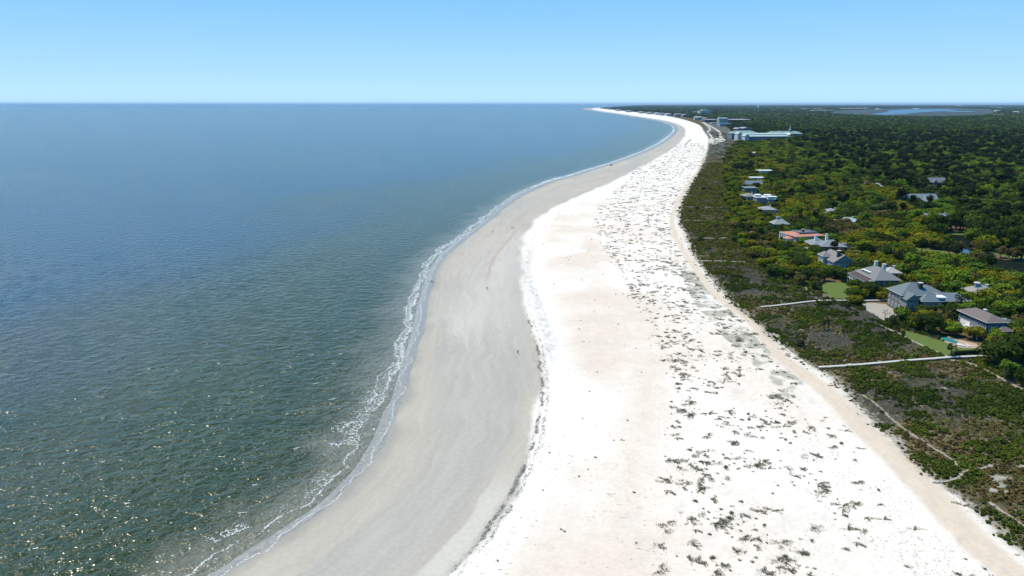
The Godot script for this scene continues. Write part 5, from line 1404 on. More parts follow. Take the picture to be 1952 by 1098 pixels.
func build_resort() -> void:
	# the hotel with green metal roofs
	var green := tint_mat("roof", Color(0.22, 0.33, 0.31))
	var pale_green := tint_mat("roof", Color(0.38, 0.50, 0.475))
	var h := house("hotel", "long white hotel with sea-green metal roofs, gabled ends and a spire", "hotel", 660, 1930, 8, 70)
	wing(h, Vector3(-8, 0, 14), Vector3(116, 16, 17), "hip", 3.4, tint_mat("wall", Color(0.16, 0.2, 0.27)), pale_green, 1.4, {"z+": [26, [13.4, 10, 6.6, 3.2], 2.2, 2.0]})
	wing(h, Vector3(-66, 0, 14), Vector3(11, 17, 20), "gable", 5.0, M.white_wall, pale_green, 1.0, {"z+": [3, [13.4, 10, 6.6, 3.2], 2.0, 2.0], "x-": [3, [13.4, 10, 6.6, 3.2], 2.0, 2.0]})
	wing(h, Vector3(6, 0, -36), Vector3(126, 19, 17), "hip", 3.4, tint_mat("wall", Color(0.22, 0.27, 0.33)), pale_green, 1.4, {"z+": [26, [16, 12.5, 9], 2.2, 2.0]})
	wing(h, Vector3(-62, 0, -36), Vector3(12, 20, 20), "gable", 5.5, M.white_wall, pale_green, 1.0, {"x-": [3, [16, 12.5, 9, 5], 2.0, 2.0], "z+": [3, [16, 12.5, 9, 5], 2.0, 2.0]})
	wing(h, Vector3(22, 0, -190), Vector3(78, 16, 30), "hip", 7.0, tint_mat("wall", Color(0.18, 0.22, 0.26)), green, 1.4)
	wing(h, Vector3(130, 0, -160), Vector3(98, 15, 26), "hip", 7.0, tint_mat("wall", Color(0.18, 0.22, 0.26)), green, 1.4)
	wing(h, Vector3(128, 0, -138), Vector3(14, 13, 14), "gable", 5.0, M.white_wall, M.white_trim, 0.8)
	wing(h, Vector3(148, 15, -160), Vector3(5, 11, 5), "hip", 5.0, tint_mat("wall", Color(0.3, 0.4, 0.42)), green, 0.6)
	var sp := PackedVector3Array()
	tube_to(sp, Vector3(0, 0, 0), Vector3(0, 9, 0), 0.9, 0.15, 6)
	part("spire", plain(sp), M.white_trim, h, Vector3(148, 30.5, -160))
	wing(h, Vector3(-86, 0, 24), Vector3(20, 5, 16), "hip", 3.0, M.white_wall, pale_green, 0.8)
	keep_clear.append([740, 2120, 55])
	keep_clear.append([800, 2100, 55])
	keep_clear.append([690, 2120, 45])
	keep_clear.append([575, 1905, 14])

	var table := [
		["white hotel tower with a stepped top at the edge of the dune flats", 991.5, 3512.5, 41.8, 29.5, 40.0, Color(0.34, 0.38, 0.40), Color(0.7, 0.7, 0.7), "flat"],
		["pale blue glassy annex in front of the white hotel tower", 933.0, 3271.4, 50.4, 13.8, 30.0, Color(0.3, 0.37, 0.40), Color(0.42, 0.5, 0.52), "flat"],
		["long dark building with a row of white dormers, reaching the hotel tower", 1070.3, 4003.8, 78.5, 16.8, 60.0, Color(0.09, 0.10, 0.16), Color(0.3, 0.3, 0.34), "hip"],
		["long low dark building continuing behind the hotel tower", 1216.0, 4003.8, 123.3, 16.8, 60.0, Color(0.10, 0.11, 0.15), Color(0.34, 0.36, 0.38), "hip"],
		["low white beach pavilion before the hotel tower", 1000.9, 3693.9, 31.0, 6.5, 25.0, Color(0.6, 0.6, 0.58), Color(0.72, 0.72, 0.72), "flat"],
		["white and teal condominium at the edge of the dune flats", 1112.7, 4507.4, 28.4, 22.1, 40.0, Color(0.35, 0.42, 0.44), Color(0.55, 0.6, 0.6), "hip"],
		["pinkish condominium next to the teal one", 1171.4, 4653.6, 29.3, 19.5, 40.0, Color(0.42, 0.35, 0.34), Color(0.48, 0.42, 0.42), "hip"],
		["mauve condominium joined to the long dormered building", 1127.9, 4370.0, 27.5, 18.3, 40.0, Color(0.28, 0.25, 0.3), Color(0.36, 0.33, 0.37), "hip"],
		["wide pale green stepped apartment block rising from the far wood", 1772.4, 6881.3, 96.1, 33.6, 120.0, Color(0.38, 0.44, 0.40), Color(0.46, 0.52, 0.47), "flat"],
		["small pale annex beside the pale green block", 1868.7, 7608.3, 42.5, 15.9, 90.0, Color(0.36, 0.42, 0.42), Color(0.5, 0.54, 0.54), "flat"],
		["purple-grey block of flats on the curving shore", 1283.1, 5776.3, 52.5, 22.2, 80.0, Color(0.22, 0.23, 0.32), Color(0.32, 0.34, 0.4), "hip"],
		["purple-grey block of flats with a light gable", 1288.0, 5553.2, 46.6, 19.4, 80.0, Color(0.25, 0.25, 0.33), Color(0.4, 0.4, 0.45), "gable"],
		["white shorefront block with a pale roof", 1256.7, 6018.1, 37.8, 21.0, 80.0, Color(0.5, 0.5, 0.48), Color(0.55, 0.55, 0.54), "hip"],
		["mauve shorefront block between white ones", 1263.1, 6280.8, 39.5, 19.7, 90.0, Color(0.3, 0.29, 0.36), Color(0.38, 0.37, 0.42), "hip"],
		["white shorefront block at the start of the curving row", 1274.6, 6567.4, 36.7, 20.6, 90.0, Color(0.52, 0.52, 0.5), Color(0.5, 0.5, 0.5), "hip"],
		["grey-green shorefront block among trees", 1299.0, 7049.7, 49.2, 19.7, 110.0, Color(0.32, 0.35, 0.36), Color(0.4, 0.43, 0.43), "hip"],
		["pale shorefront block far along the bay", 1316.6, 7608.3, 47.8, 19.1, 120.0, Color(0.36, 0.37, 0.38), Color(0.45, 0.46, 0.46), "hip"],
		["grey block where the bay bends to the cape", 1361.1, 8711.8, 60.8, 20.7, 140.0, Color(0.26, 0.28, 0.33), Color(0.36, 0.38, 0.42), "hip"],
		["pale block close to the cape", 1439.0, 10117.0, 56.4, 22.6, 160.0, Color(0.34, 0.36, 0.4), Color(0.42, 0.44, 0.47), "hip"],
		["dark tall block on the cape itself", 1598.5, 12265.6, 51.3, 34.2, 180.0, Color(0.2, 0.23, 0.3), Color(0.28, 0.31, 0.38), "flat"],
		["white warehouse roof in the middle of the far wood", 1877.4, 5894.7, 37.1, 8.2, 60.0, Color(0.5, 0.5, 0.5), Color(0.72, 0.73, 0.73), "flat"],
		["string of pale roofs deep in the far wood", 2314.7, 7608.3, 58.4, 10.6, 90.0, Color(0.36, 0.38, 0.4), Color(0.46, 0.48, 0.49), "flat"],
		["long pale roof deep in the far wood", 2665.1, 7608.3, 138.0, 10.6, 110.0, Color(0.34, 0.36, 0.38), Color(0.48, 0.5, 0.5), "hip"],
		["thin white roof line behind the green hotel", 1479.4, 4179.0, 52.6, 4.7, 40.0, Color(0.4, 0.42, 0.42), Color(0.62, 0.64, 0.63), "flat"],
		["clustered dark villas with white gables beside the hotel", 807.0, 2565.1, 28.8, 18.0, 60.0, Color(0.13, 0.13, 0.18), Color(0.3, 0.3, 0.36), "gable"],
		["second dark villa with white gable trim beside the hotel", 781.7, 2565.1, 18.0, 16.2, 50.0, Color(0.14, 0.14, 0.18), Color(0.34, 0.34, 0.4), "gable"],
		["bright white school-like building by the marsh", 3656.5, 9039.4, 75.7, 18.9, 90.0, Color(0.62, 0.62, 0.6), Color(0.75, 0.75, 0.74), "flat"],
		["bright white hall in the cluster by the marsh", 3994.4, 9643.7, 67.2, 20.2, 90.0, Color(0.62, 0.62, 0.6), Color(0.75, 0.75, 0.74), "flat"],
		["cream hall in the cluster by the marsh", 3795.2, 9039.4, 50.4, 18.9, 90.0, Color(0.6, 0.56, 0.48), Color(0.72, 0.68, 0.6), "flat"],
		["last white hall of the cluster by the marsh", 4008.6, 9392.6, 39.3, 17.0, 90.0, Color(0.6, 0.6, 0.6), Color(0.74, 0.74, 0.74), "flat"],
		["row of terracotta-roofed houses behind the white cluster", 4724.1, 12060.8, 134.5, 16.8, 150.0, Color(0.42, 0.33, 0.3), Color(0.42, 0.27, 0.23), "hip"],
		["terracotta-roofed row with a gap on the marsh edge", 5140.0, 12586.3, 140.3, 17.5, 150.0, Color(0.42, 0.33, 0.3), Color(0.42, 0.28, 0.24), "hip"],
		["pale pink block at the near end of the marsh terrace", 5530.4, 12477.5, 69.6, 19.1, 160.0, Color(0.42, 0.38, 0.4), Color(0.5, 0.46, 0.47), "hip"],
		["long pale pink block of the marsh terrace", 5811.2, 12809.5, 142.8, 21.4, 160.0, Color(0.42, 0.38, 0.4), Color(0.52, 0.47, 0.48), "hip"],
		["pink block in the middle of the marsh terrace", 5884.1, 12696.9, 79.6, 23.0, 160.0, Color(0.44, 0.37, 0.38), Color(0.5, 0.44, 0.45), "hip"],
		["rosy block with a tall gable on the marsh terrace", 5930.4, 12477.5, 121.7, 24.3, 160.0, Color(0.46, 0.34, 0.35), Color(0.48, 0.4, 0.42), "gable"],
		["white boathouse at the far river bend", 6113.1, 12477.5, 52.2, 13.9, 150.0, Color(0.55, 0.56, 0.57), Color(0.6, 0.62, 0.64), "gable"],
		["white house on the far bank of the marsh", 7115.9, 13159.5, 55.0, 16.5, 160.0, Color(0.55, 0.56, 0.58), Color(0.62, 0.63, 0.66), "hip"],
		["white marina shed at the marsh's far corner", 16310.5, 27338.7, 57.1, 30.5, 300.0, Color(0.6, 0.62, 0.64), Color(0.7, 0.71, 0.73), "hip"],
		["white gabled house above the marsh's corner", 6058.7, 9331.8, 32.5, 16.9, 100.0, Color(0.5, 0.52, 0.55), Color(0.6, 0.62, 0.65), "gable"],
		["red-roofed house on the marsh shore", 3979.0, 6146.6, 34.3, 11.2, 60.0, Color(0.4, 0.34, 0.34), Color(0.45, 0.26, 0.24), "hip"],
		["pinkish house near the red-roofed one", 4109.3, 6280.8, 26.3, 10.5, 60.0, Color(0.38, 0.35, 0.37), Color(0.44, 0.38, 0.4), "hip"],
		["white villa standing high in the wood by the marsh", 5290.2, 7857.2, 27.4, 16.4, 80.0, Color(0.52, 0.52, 0.54), Color(0.64, 0.65, 0.67), "hip"],
		["white house near the wooded frame of the marsh", 5170.9, 7608.3, 21.2, 12.7, 80.0, Color(0.52, 0.52, 0.54), Color(0.64, 0.65, 0.67), "gable"],
		["small pale roof in the wood above the green hotel", 1579.3, 4118.9, 20.2, 5.8, 40.0, Color(0.42, 0.44, 0.44), Color(0.56, 0.58, 0.58), "hip"],
		["two-part pale roof among trees by the hotel", 1406.4, 4118.9, 28.8, 5.8, 40.0, Color(0.4, 0.42, 0.42), Color(0.56, 0.56, 0.56), "flat"],
	]
	for e in table:
		var b := block(e[0], e[1], e[2], e[3], e[4], e[5], e[6], e[7], e[8])
		var s: String = e[0]
		if s.contains("stepped top"):
			part("penthouse", box(Vector3(-e[3] * 0.5, 0, -8), Vector3(-e[3] * 0.05, 5, 8)), M.white_wall, b, Vector3(0, e[4] + 0.01, 0))
			part("penthouse", box(Vector3(e[3] * 0.1, 0, -8), Vector3(e[3] * 0.55, 4, 8)), M.white_wall, b, Vector3(0, e[4] + 0.01, 0))
		if s.contains("dormers") or s.contains("continuing") or s.contains("white gable"):
			for k in 9:
				part("dormer", box(Vector3(-1.6, 0, -3), Vector3(1.6, 4, 3)), M.white_wall, b, Vector3((k - 4) * e[3] * 0.105, e[4] * 0.66, e[5] * 0.4))
		if s.contains("pale green stepped"):
			part("upper_storeys", box(Vector3(-e[3] * 0.25, 0, -30), Vector3(e[3] * 0.28, 12, 30)), tint_mat("wall", Color(0.42, 0.48, 0.44)), b, Vector3(0, e[4] + 0.01, 0))
	# water tower
	var wp := Vector2(3379.1, 10334.3)
	var wt := house("water_tower", "white water tower like a golf ball on a tee above the far wood", "water tower", wp.x, wp.y, 0, 30)
	var tv := PackedVector3Array()
	tube_to(tv, Vector3.ZERO, Vector3(0, 8, 0), 9, 4, 10)
	tube_to(tv, Vector3(0, 8, 0), Vector3(0, 46, 0), 4, 4, 10)
	part("stem", plain(tv), M.white_wall, wt)
	var ball := SphereMesh.new()
	ball.radius = 17
	ball.height = 26
	ball.radial_segments = 20
	ball.rings = 10
	part("tank", ball, M.white_wall, wt, Vector3(0, 55, 0))

# ---- trees
var kinds := {}
func make_tree_kinds() -> void:
	rng.seed = 1234
	var defs := {
		"live_oak": [[Color(0.030, 0.047, 0.009), Color(0.050, 0.074, 0.011), Color(0.025, 0.038, 0.010), Color(0.040, 0.062, 0.010)], 5],
		"bright_tree": [[Color(0.102, 0.155, 0.012), Color(0.080, 0.135, 0.014)], 3],
		"olive_tree": [[Color(0.132, 0.143, 0.008), Color(0.100, 0.130, 0.008), Color(0.142, 0.134, 0.012)], 4],
		"brown_tree": [[Color(0.105, 0.082, 0.026), Color(0.088, 0.075, 0.030)], 3],
		"pine_tree": [[Color(0.022, 0.032, 0.010), Color(0.028, 0.037, 0.012)], 3],
	}
	for k in defs:
		var shapes := []
		for i in defs[k][1]:
			if k == "pine_tree":
				shapes.append([crown(3.0, 6.5, 12.5, 18, 60, 0.36), trunk(9.5, 0.24, 5, 2.2, 1.2)])
			elif k == "bright_tree":
				shapes.append([crown(4.2, 1.8, 8.6, 22, 74, 0.40), trunk(4.0, 0.26, 5, 2.6, 2.8)])
			elif k == "live_oak":
				shapes.append([crown(5.0, 1.7, 8.0, 26, 78, 0.42), trunk(3.0, 0.36, 6, 3.6, 2.4)])
			else:
				shapes.append([crown(4.3, 1.0, 6.4, 22, 72, 0.40), trunk(2.4, 0.22, 6, 2.8, 2.0)])
		kinds[k] = {"shapes": shapes, "tints": defs[k][0]}

func tree(kind: String, label: String, p: Vector2, s: float, tall: float, group := "", shape := -1, tone := -1, y := 2.2) -> Node3D:
	var k: Dictionary = kinds[kind]
	var o := thing(kind, label, "tree", group)
	o.position = Vector3(p.x, y, -p.y)
	o.rotation.y = rng.randf() * TAU
	o.scale = Vector3(s, tall, s)
	var sh: Array = k.shapes[shape if shape >= 0 else rng.randi() % k.shapes.size()]
	part("trunk", sh[1], M.bark, o)
	part("crown", sh[0], tint_mat("leaf", k.tints[tone if tone >= 0 else rng.randi() % k.tints.size()]), o)
	return o

var palm_meshes := []
func palm(label: String, p: Vector2, tall: float, r: float) -> void:
	if palm_meshes.is_empty():
		for k in 3:
			palm_meshes.append(palm_crown(1.0))
	var o := thing("palmetto_palm", label, "palm", "palms in the scrub and gardens")
	o.position = Vector3(p.x, 2.2, -p.y)
	var v := PackedVector3Array()
	tube_to(v, Vector3(0, -0.1, 0), Vector3(0.05, tall * 0.5, 0), 0.24, 0.19, 7)
	tube_to(v, Vector3(0.05, tall * 0.5, 0), Vector3(0, tall, 0), 0.19, 0.22, 7)
	part("trunk", plain(v), M.bark, o)
	var c := part("crown", palm_meshes[rng.randi() % 3], tint_mat("leaf", Color(0.035, 0.05, 0.022)), o, Vector3(0, tall, 0))
	c.scale = Vector3.ONE * r
	c.rotation.y = rng.randf() * TAU
	keep_clear.append([p.x, p.y, 0.8])

func build_garden_plants() -> void:
	make_tree_kinds()
	rng.seed = 99
	palm("palm standing where the long boardwalk meets the lawn corner", Vector2(173.9, 274.3), 4.6, 1.9)
	palm("tall shaggy palm alone in the middle of the grey scrub", Vector2(138.8, 310.2), 3.8, 2.1)
	palm("squat round palm at the scrub's sandy edge", Vector2(119.1, 287.9), 2.2, 2.0)
	palm("palm at the corner of the clipped lawn", Vector2(164.2, 378.2), 4.8, 2.0)
	palm("palm in the dirt bed where the sand path comes down", Vector2(179.1, 248.4), 3.2, 1.8)
	palm("palm beside the bare-branched tree in the sandy yard", Vector2(172.6, 318.2), 2.6, 1.9)
	palm("small dark palm against the boardwalk by the clipped lawn", Vector2(164.2, 350.0), 1.8, 1.9)
	palm("second small dark palm against the boardwalk by the clipped lawn", Vector2(164.6, 346.2), 1.8, 1.8)
	palm("small palm next to the olive-scrub boardwalk", Vector2(172.7, 682.7), 3.0, 2.0)
	palm("palm at the edge of the purple-grey scrub patch", Vector2(161.9, 572.1), 4.2, 2.0)
	palm("first of three dark palms in the olive scrub", Vector2(218.6, 838.6), 3.4, 2.4)
	palm("second of three dark palms in the olive scrub", Vector2(227.7, 843.7), 3.2, 2.3)
	palm("third of three dark palms in the olive scrub", Vector2(225.4, 785.5), 3.4, 2.3)
	palm("thick palm by the bend of the short boardwalk", Vector2(138.1, 526.7), 2.0, 2.4)
	tree("live_oak", "spreading dark oak over the clipped hedge beside the pool house", Vector2(187.4, 265.4), 1.75, 1.25, "", 0, 0)
	tree("live_oak", "broad oak shading the path below the clipped hedge", Vector2(198.5, 269.5), 1.7, 1.3, "", 2, 0)
	tree("live_oak", "tall oak between the two houses, over the kayaks", Vector2(183.6, 305.7), 1.15, 1.15, "", 1, 0)
	tree("brown_tree", "brownish leafy tree before the grey-blue house's wing", Vector2(194.4, 316.5), 1.1, 1.25, "", 1, 0)
	tree("live_oak", "dark oak at the corner of the lawn with kayaks", Vector2(180.6, 308.7), 0.8, 0.9, "", 3, 2)
	tree("live_oak", "rounded oak between the pool and the blue house", Vector2(193.5, 302.7), 0.5, 0.55, "", 4, 0)
	tree("brown_tree", "thin brown-leaved tree by the pale house piers", Vector2(184.0, 329.9), 0.7, 0.9, "", 0, 1)
	tree("live_oak", "big dark oak hanging over the clipped lawn's hedge", Vector2(183.7, 368.3), 0.85, 0.75, "", 0, 2)
	tree("brown_tree", "russet tree in front of the panelled porch house", Vector2(192.3, 374.8), 0.95, 0.85, "", 2, 0)
	tree("olive_tree", "low olive tree at the edge of the clipped lawn", Vector2(193.8, 368.3), 0.9, 0.75, "", 1, 1)
	var n := 0
	for q in [Vector2(174.7, 329.0), Vector2(176.0, 321.4), Vector2(183.8, 324.8)]:
		var o := thing("bare_tree", ["bare grey branching tree in the sandy yard", "bare grey tree at the foot of the sandy yard", "bare twisted tree under the grey-blue house deck"][n], "tree")
		o.position = Vector3(q.x, 2.2, -q.y)
		part("branches", bare_tree(5.5), M.grey_bark, o)
		keep_clear.append([q.x, q.y, 2.5])
		n += 1
	# clipped hedge along the boardwalk
	var v := PackedVector3Array()
	var c := PackedColorArray()
	var a := Vector2(176.0, 276.2)
	var b := Vector2(189.9, 278.7)
	for k in 3400:
		var t := rng.randf()
		var p := a.lerp(b, t)
		var face := rng.randi() % 4
		var s := rng.randf_range(-0.7, 0.7)
		var y := rng.randf_range(0.0, 1.9)
		var nn := Vector3(0, 1, 0)
		if face == 0:
			s = -0.7
			nn = Vector3(0, 0.1, 1)
		elif face == 1:
			s = 0.7
			nn = Vector3(0, 0.1, -1)
		else:
			y = 1.85
		var g := rng.randf_range(0.7, 1.3)
		leaf(v, c, Vector3(p.x, 2.2 + y + rng.randf_range(-0.08, 0.08), -(p.y + s)), (nn + unit() * 0.5).normalized(), 0.22, Color(g, g, g))
	var hedge := thing("hedge", "dark clipped hedge behind the long boardwalk", "hedge")
	part("foliage", plain(v, PackedInt32Array(), c), tint_mat("leaf", Color(0.022, 0.032, 0.014)), hedge)
	var core := box(Vector3(-0.5, 0, -0.5), Vector3(0.5, 1.7, 0.5))
	var cb := part("branches", core, M.bark, hedge, Vector3((a.x + b.x) / 2, 2.2, -(a.y + b.y) / 2), atan2(b.y - a.y, b.x - a.x))
	cb.scale = Vector3(a.distance_to(b), 1, 1)

var marks := [
	[Vector2(205, 306), "beside the brown-roofed pool house"], [Vector2(196, 345), "beside the large grey-blue house"], [Vector2(198, 388), "beside the panelled porch house"],
	[Vector2(196, 432), "beside the taupe gabled house"], [Vector2(208, 482), "beside the long two-chimney house"], [Vector2(207, 515), "beside the orange-roofed villa"],
	[Vector2(228, 331), "near the weathered roof with a cupola"], [Vector2(164, 380), "by the clipped lawn"], [Vector2(175, 290), "by the long boardwalk"],
	[Vector2(290, 440), "on the slope before the pond"], [Vector2(260, 400), "deep in the wood behind the porch house"], [Vector2(260, 350), "in the wood behind the grey-blue house"],
	[Vector2(330, 480), "in the wood across the pond"], [Vector2(270, 500), "in the wood behind the two-chimney house"], [Vector2(150, 470), "at the scrub edge below the orange villa"],
	[Vector2(165, 420), "at the scrub edge below the taupe house"], [Vector2(235, 300), "in the wood behind the pool house"],
]
func landmark(p: Vector2) -> String:
	var best: Array = marks[0]
	for m in marks:
		if m[0].distance_to(p) < best[0].distance_to(p):
			best = m
	return best[1]

func build_woods() -> void:
	rng.seed = 5
	var near: Array = []
	var mid := {}
	for k in kinds:
		mid[k] = []
	var d := 150.0
	var far_list: Array = []
	var far_cols: Array = []
	var vast_list: Array = []
	var vast_cols: Array = []
	while d < 34000.0:
		var cell: float
		if d < 900.0:
			cell = 7.0
		elif d < 2400.0:
			cell = 7.0 + (d - 900.0) * 0.0024
		else:
			cell = minf(10.4 + (d - 2400.0) * 0.0058, 125.0)
		var xt := lx(TREES, d)
		var lim := (0.7222 * d + 18.0) * 1.08 + 8.0
		var x := xt + rng.randf() * cell * 0.5
		while x < lim:
			var px := x + rng.randf_range(-0.42, 0.42) * cell
			var pd := d + rng.randf_range(-0.42, 0.42) * cell
			var wide := maxf(1.0, cell / 8.0) if d > 2400.0 else 1.0
			x += cell
			var inland := px - xt
			if d < 2400.0:
				if not allowed(px, pd, 0.4):
					continue
				if inland < 14.0 and rng.randf() < 0.35 and d < 700.0:
					continue
			elif not allowed(px, pd, 0.0):
				continue
			var a := n_mid.get_noise_2d(px * 0.7, pd * 0.7)
			var b := n_big.get_noise_2d(px + 900.0, pd)
			var kind := "live_oak"
			var belt := smoothstep(240.0, 110.0, inland)
			var r := rng.randf()
			if belt * 0.75 + b * 1.0 + a * 0.5 > 0.5 + 0.25 * (r - 0.5):
				kind = "olive_tree"
			elif a + 0.3 * (r - 0.5) > 0.17:
				kind = "bright_tree"
			elif a < -0.27 + 0.12 * r:
				kind = "brown_tree"
			elif r < 0.16 and inland > 50.0:
				kind = "pine_tree"
			if kind == "olive_tree" and d > 430.0 and rng.randf() < 0.16:
				kind = "live_oak" if rng.randf() < 0.65 else "bright_tree"
			if kind == "olive_tree" and d < 430.0 and r < 0.55:
				kind = "live_oak" if r < 0.3 else "bright_tree"
			var grow := lerpf(0.74, 1.1, smoothstep(12.0, 130.0, inland)) * lerpf(1.0, 1.18, smoothstep(600.0, 1500.0, d))
			var s := grow * lerpf(0.85, 1.85, pow(rng.randf(), 1.6))
			var tall := grow * rng.randf_range(0.9, 1.3) * lerpf(0.9, 1.15, clampf(s - 0.6, 0.0, 1.0))
			if d < 2400.0:
				near.append([pd, px, kind, s * (cell / 7.0 if d > 900.0 else 1.0), tall, rng.randi()])
			else:
				if kind == "olive_tree" or kind == "brown_tree":
					kind = "pine_tree" if r < 0.6 else "live_oak"
				var cols: Array = kinds[kind].tints
				var c: Color = cols[rng.randi() % cols.size()]
				c = c * rng.randf_range(0.8, 1.25)
				var big := minf(cell / 10.0, 11.0)
				var tf := Transform3D(Basis(Vector3.UP, rng.randf() * TAU).scaled(Vector3(big, rng.randf_range(0.8, 1.3), big)), Vector3(px, 2.0, -pd))
				if d < 7000.0:
					far_list.append(tf)
					far_cols.append(c)
				else:
					vast_list.append(tf)
					vast_cols.append(c)
		d += cell * (0.95 if d < 2400.0 else 1.0)
	near.sort_custom(func(p, q): return p[0] < q[0])
	var words := {
		"live_oak": "dark green rounded oak",
		"bright_tree": "fresh light green tree",
		"olive_tree": "olive-yellow bushy tree",
		"brown_tree": "dull brown-leaved tree",
		"pine_tree": "dark pine on a bare trunk",
	}
	var single := 0
	for e in near:
		var p := Vector2(e[1], e[0])
		if single < 300 and seen(p.x, p.y, 0.99) and p.y > 235.0:
			tree(e[2], "%s %s %s" % ["small" if e[3] < 0.78 else ("large" if e[3] > 1.02 else "middling"), words[e[2]], landmark(p)], p, e[3], e[4], "trees of the wooded belt")
			single += 1
			continue
		mid[e[2]].append(e)
	for q in [Vector2(317.0, 550.8), Vector2(333.8, 564.8), Vector2(344.2, 567.2), Vector2(361.3, 557.7), Vector2(352.1, 535.3), Vector2(327.9, 502.7), Vector2(341.4, 506.5), Vector2(344.9, 495.1), Vector2(362.0, 572.1), Vector2(358.9, 579.6), Vector2(363.2, 537.4), Vector2(360.7, 510.5), Vector2(307.9, 522.6), Vector2(379.4, 572.1), Vector2(378.4, 548.5)]:
		tree("live_oak", "tall spreading oak standing over the dark pond and its lawns", q, rng.randf_range(1.2, 1.6), rng.randf_range(1.5, 1.95), "oaks round the pond", -1, 0)
	for q in [Vector2(290.4, 477.1), Vector2(292.2, 472.0), Vector2(295.0, 453.9), Vector2(289.5, 435.7), Vector2(278.4, 487.8)]:
		tree("live_oak", "dark oak on the open lawn before the pond", q, rng.randf_range(0.9, 1.2), rng.randf_range(1.1, 1.3), "oaks on the pond lawn", -1, 2)
	for q in [Vector2(320.7, 1057.6), Vector2(318.9, 1041.7), Vector2(327.5, 1057.6), Vector2(323.2, 1033.9), Vector2(331.7, 1049.6), Vector2(339.8, 1065.7), Vector2(341.8, 1057.6)]:
		tree("pine_tree", "tall bare-trunked pine in the little grove beside the mown strip", q, rng.randf_range(1.5, 1.9), rng.randf_range(1.15, 1.35), "pines in the little grove")
	for k in mid:
		var sh: Array = kinds[k].shapes
		for i in sh.size():
			var list := []
			var cols := []
			for e in mid[k]:
				if int(e[5]) % sh.size() != i:
					continue
				var tints_: Array = kinds[k].tints
				list.append(Transform3D(Basis(Vector3.UP, float(int(e[5]) % 628) * 0.01).scaled(Vector3(e[3], e[4], e[3])), Vector3(e[1], 2.2, -e[0])))
				var c: Color = tints_[int(e[5] / 7) % tints_.size()]
				cols.append(c * (0.66 + 0.68 * float(int(e[5]) % 100) / 100.0))
			var m := ArrayMesh.new()
			m.add_surface_from_arrays(Mesh.PRIMITIVE_TRIANGLES, sh[i][0].surface_get_arrays(0))
			m.add_surface_from_arrays(Mesh.PRIMITIVE_TRIANGLES, sh[i][1].surface_get_arrays(0))
			m.surface_set_material(0, M.wild)
			m.surface_set_material(1, M.bark)
			mm("woodland", m, null, list, cols, "mass of woodland stretching inland behind the houses", "woodland")
	rng.seed = 61
	var fm := crown(6.4, 0.5, 11.0, 16, 16, 1.15)
	mm("far_woodland", fm, M.wild, far_list, far_cols, "far woodland spreading from the resort to the marsh", "woodland")
	var vm := crown(6.4, 0.5, 11.5, 9, 8, 2.0)
	mm("distant_forest", vm, M.wild, vast_list, vast_cols, "distant blue-green forest reaching the horizon", "woodland")

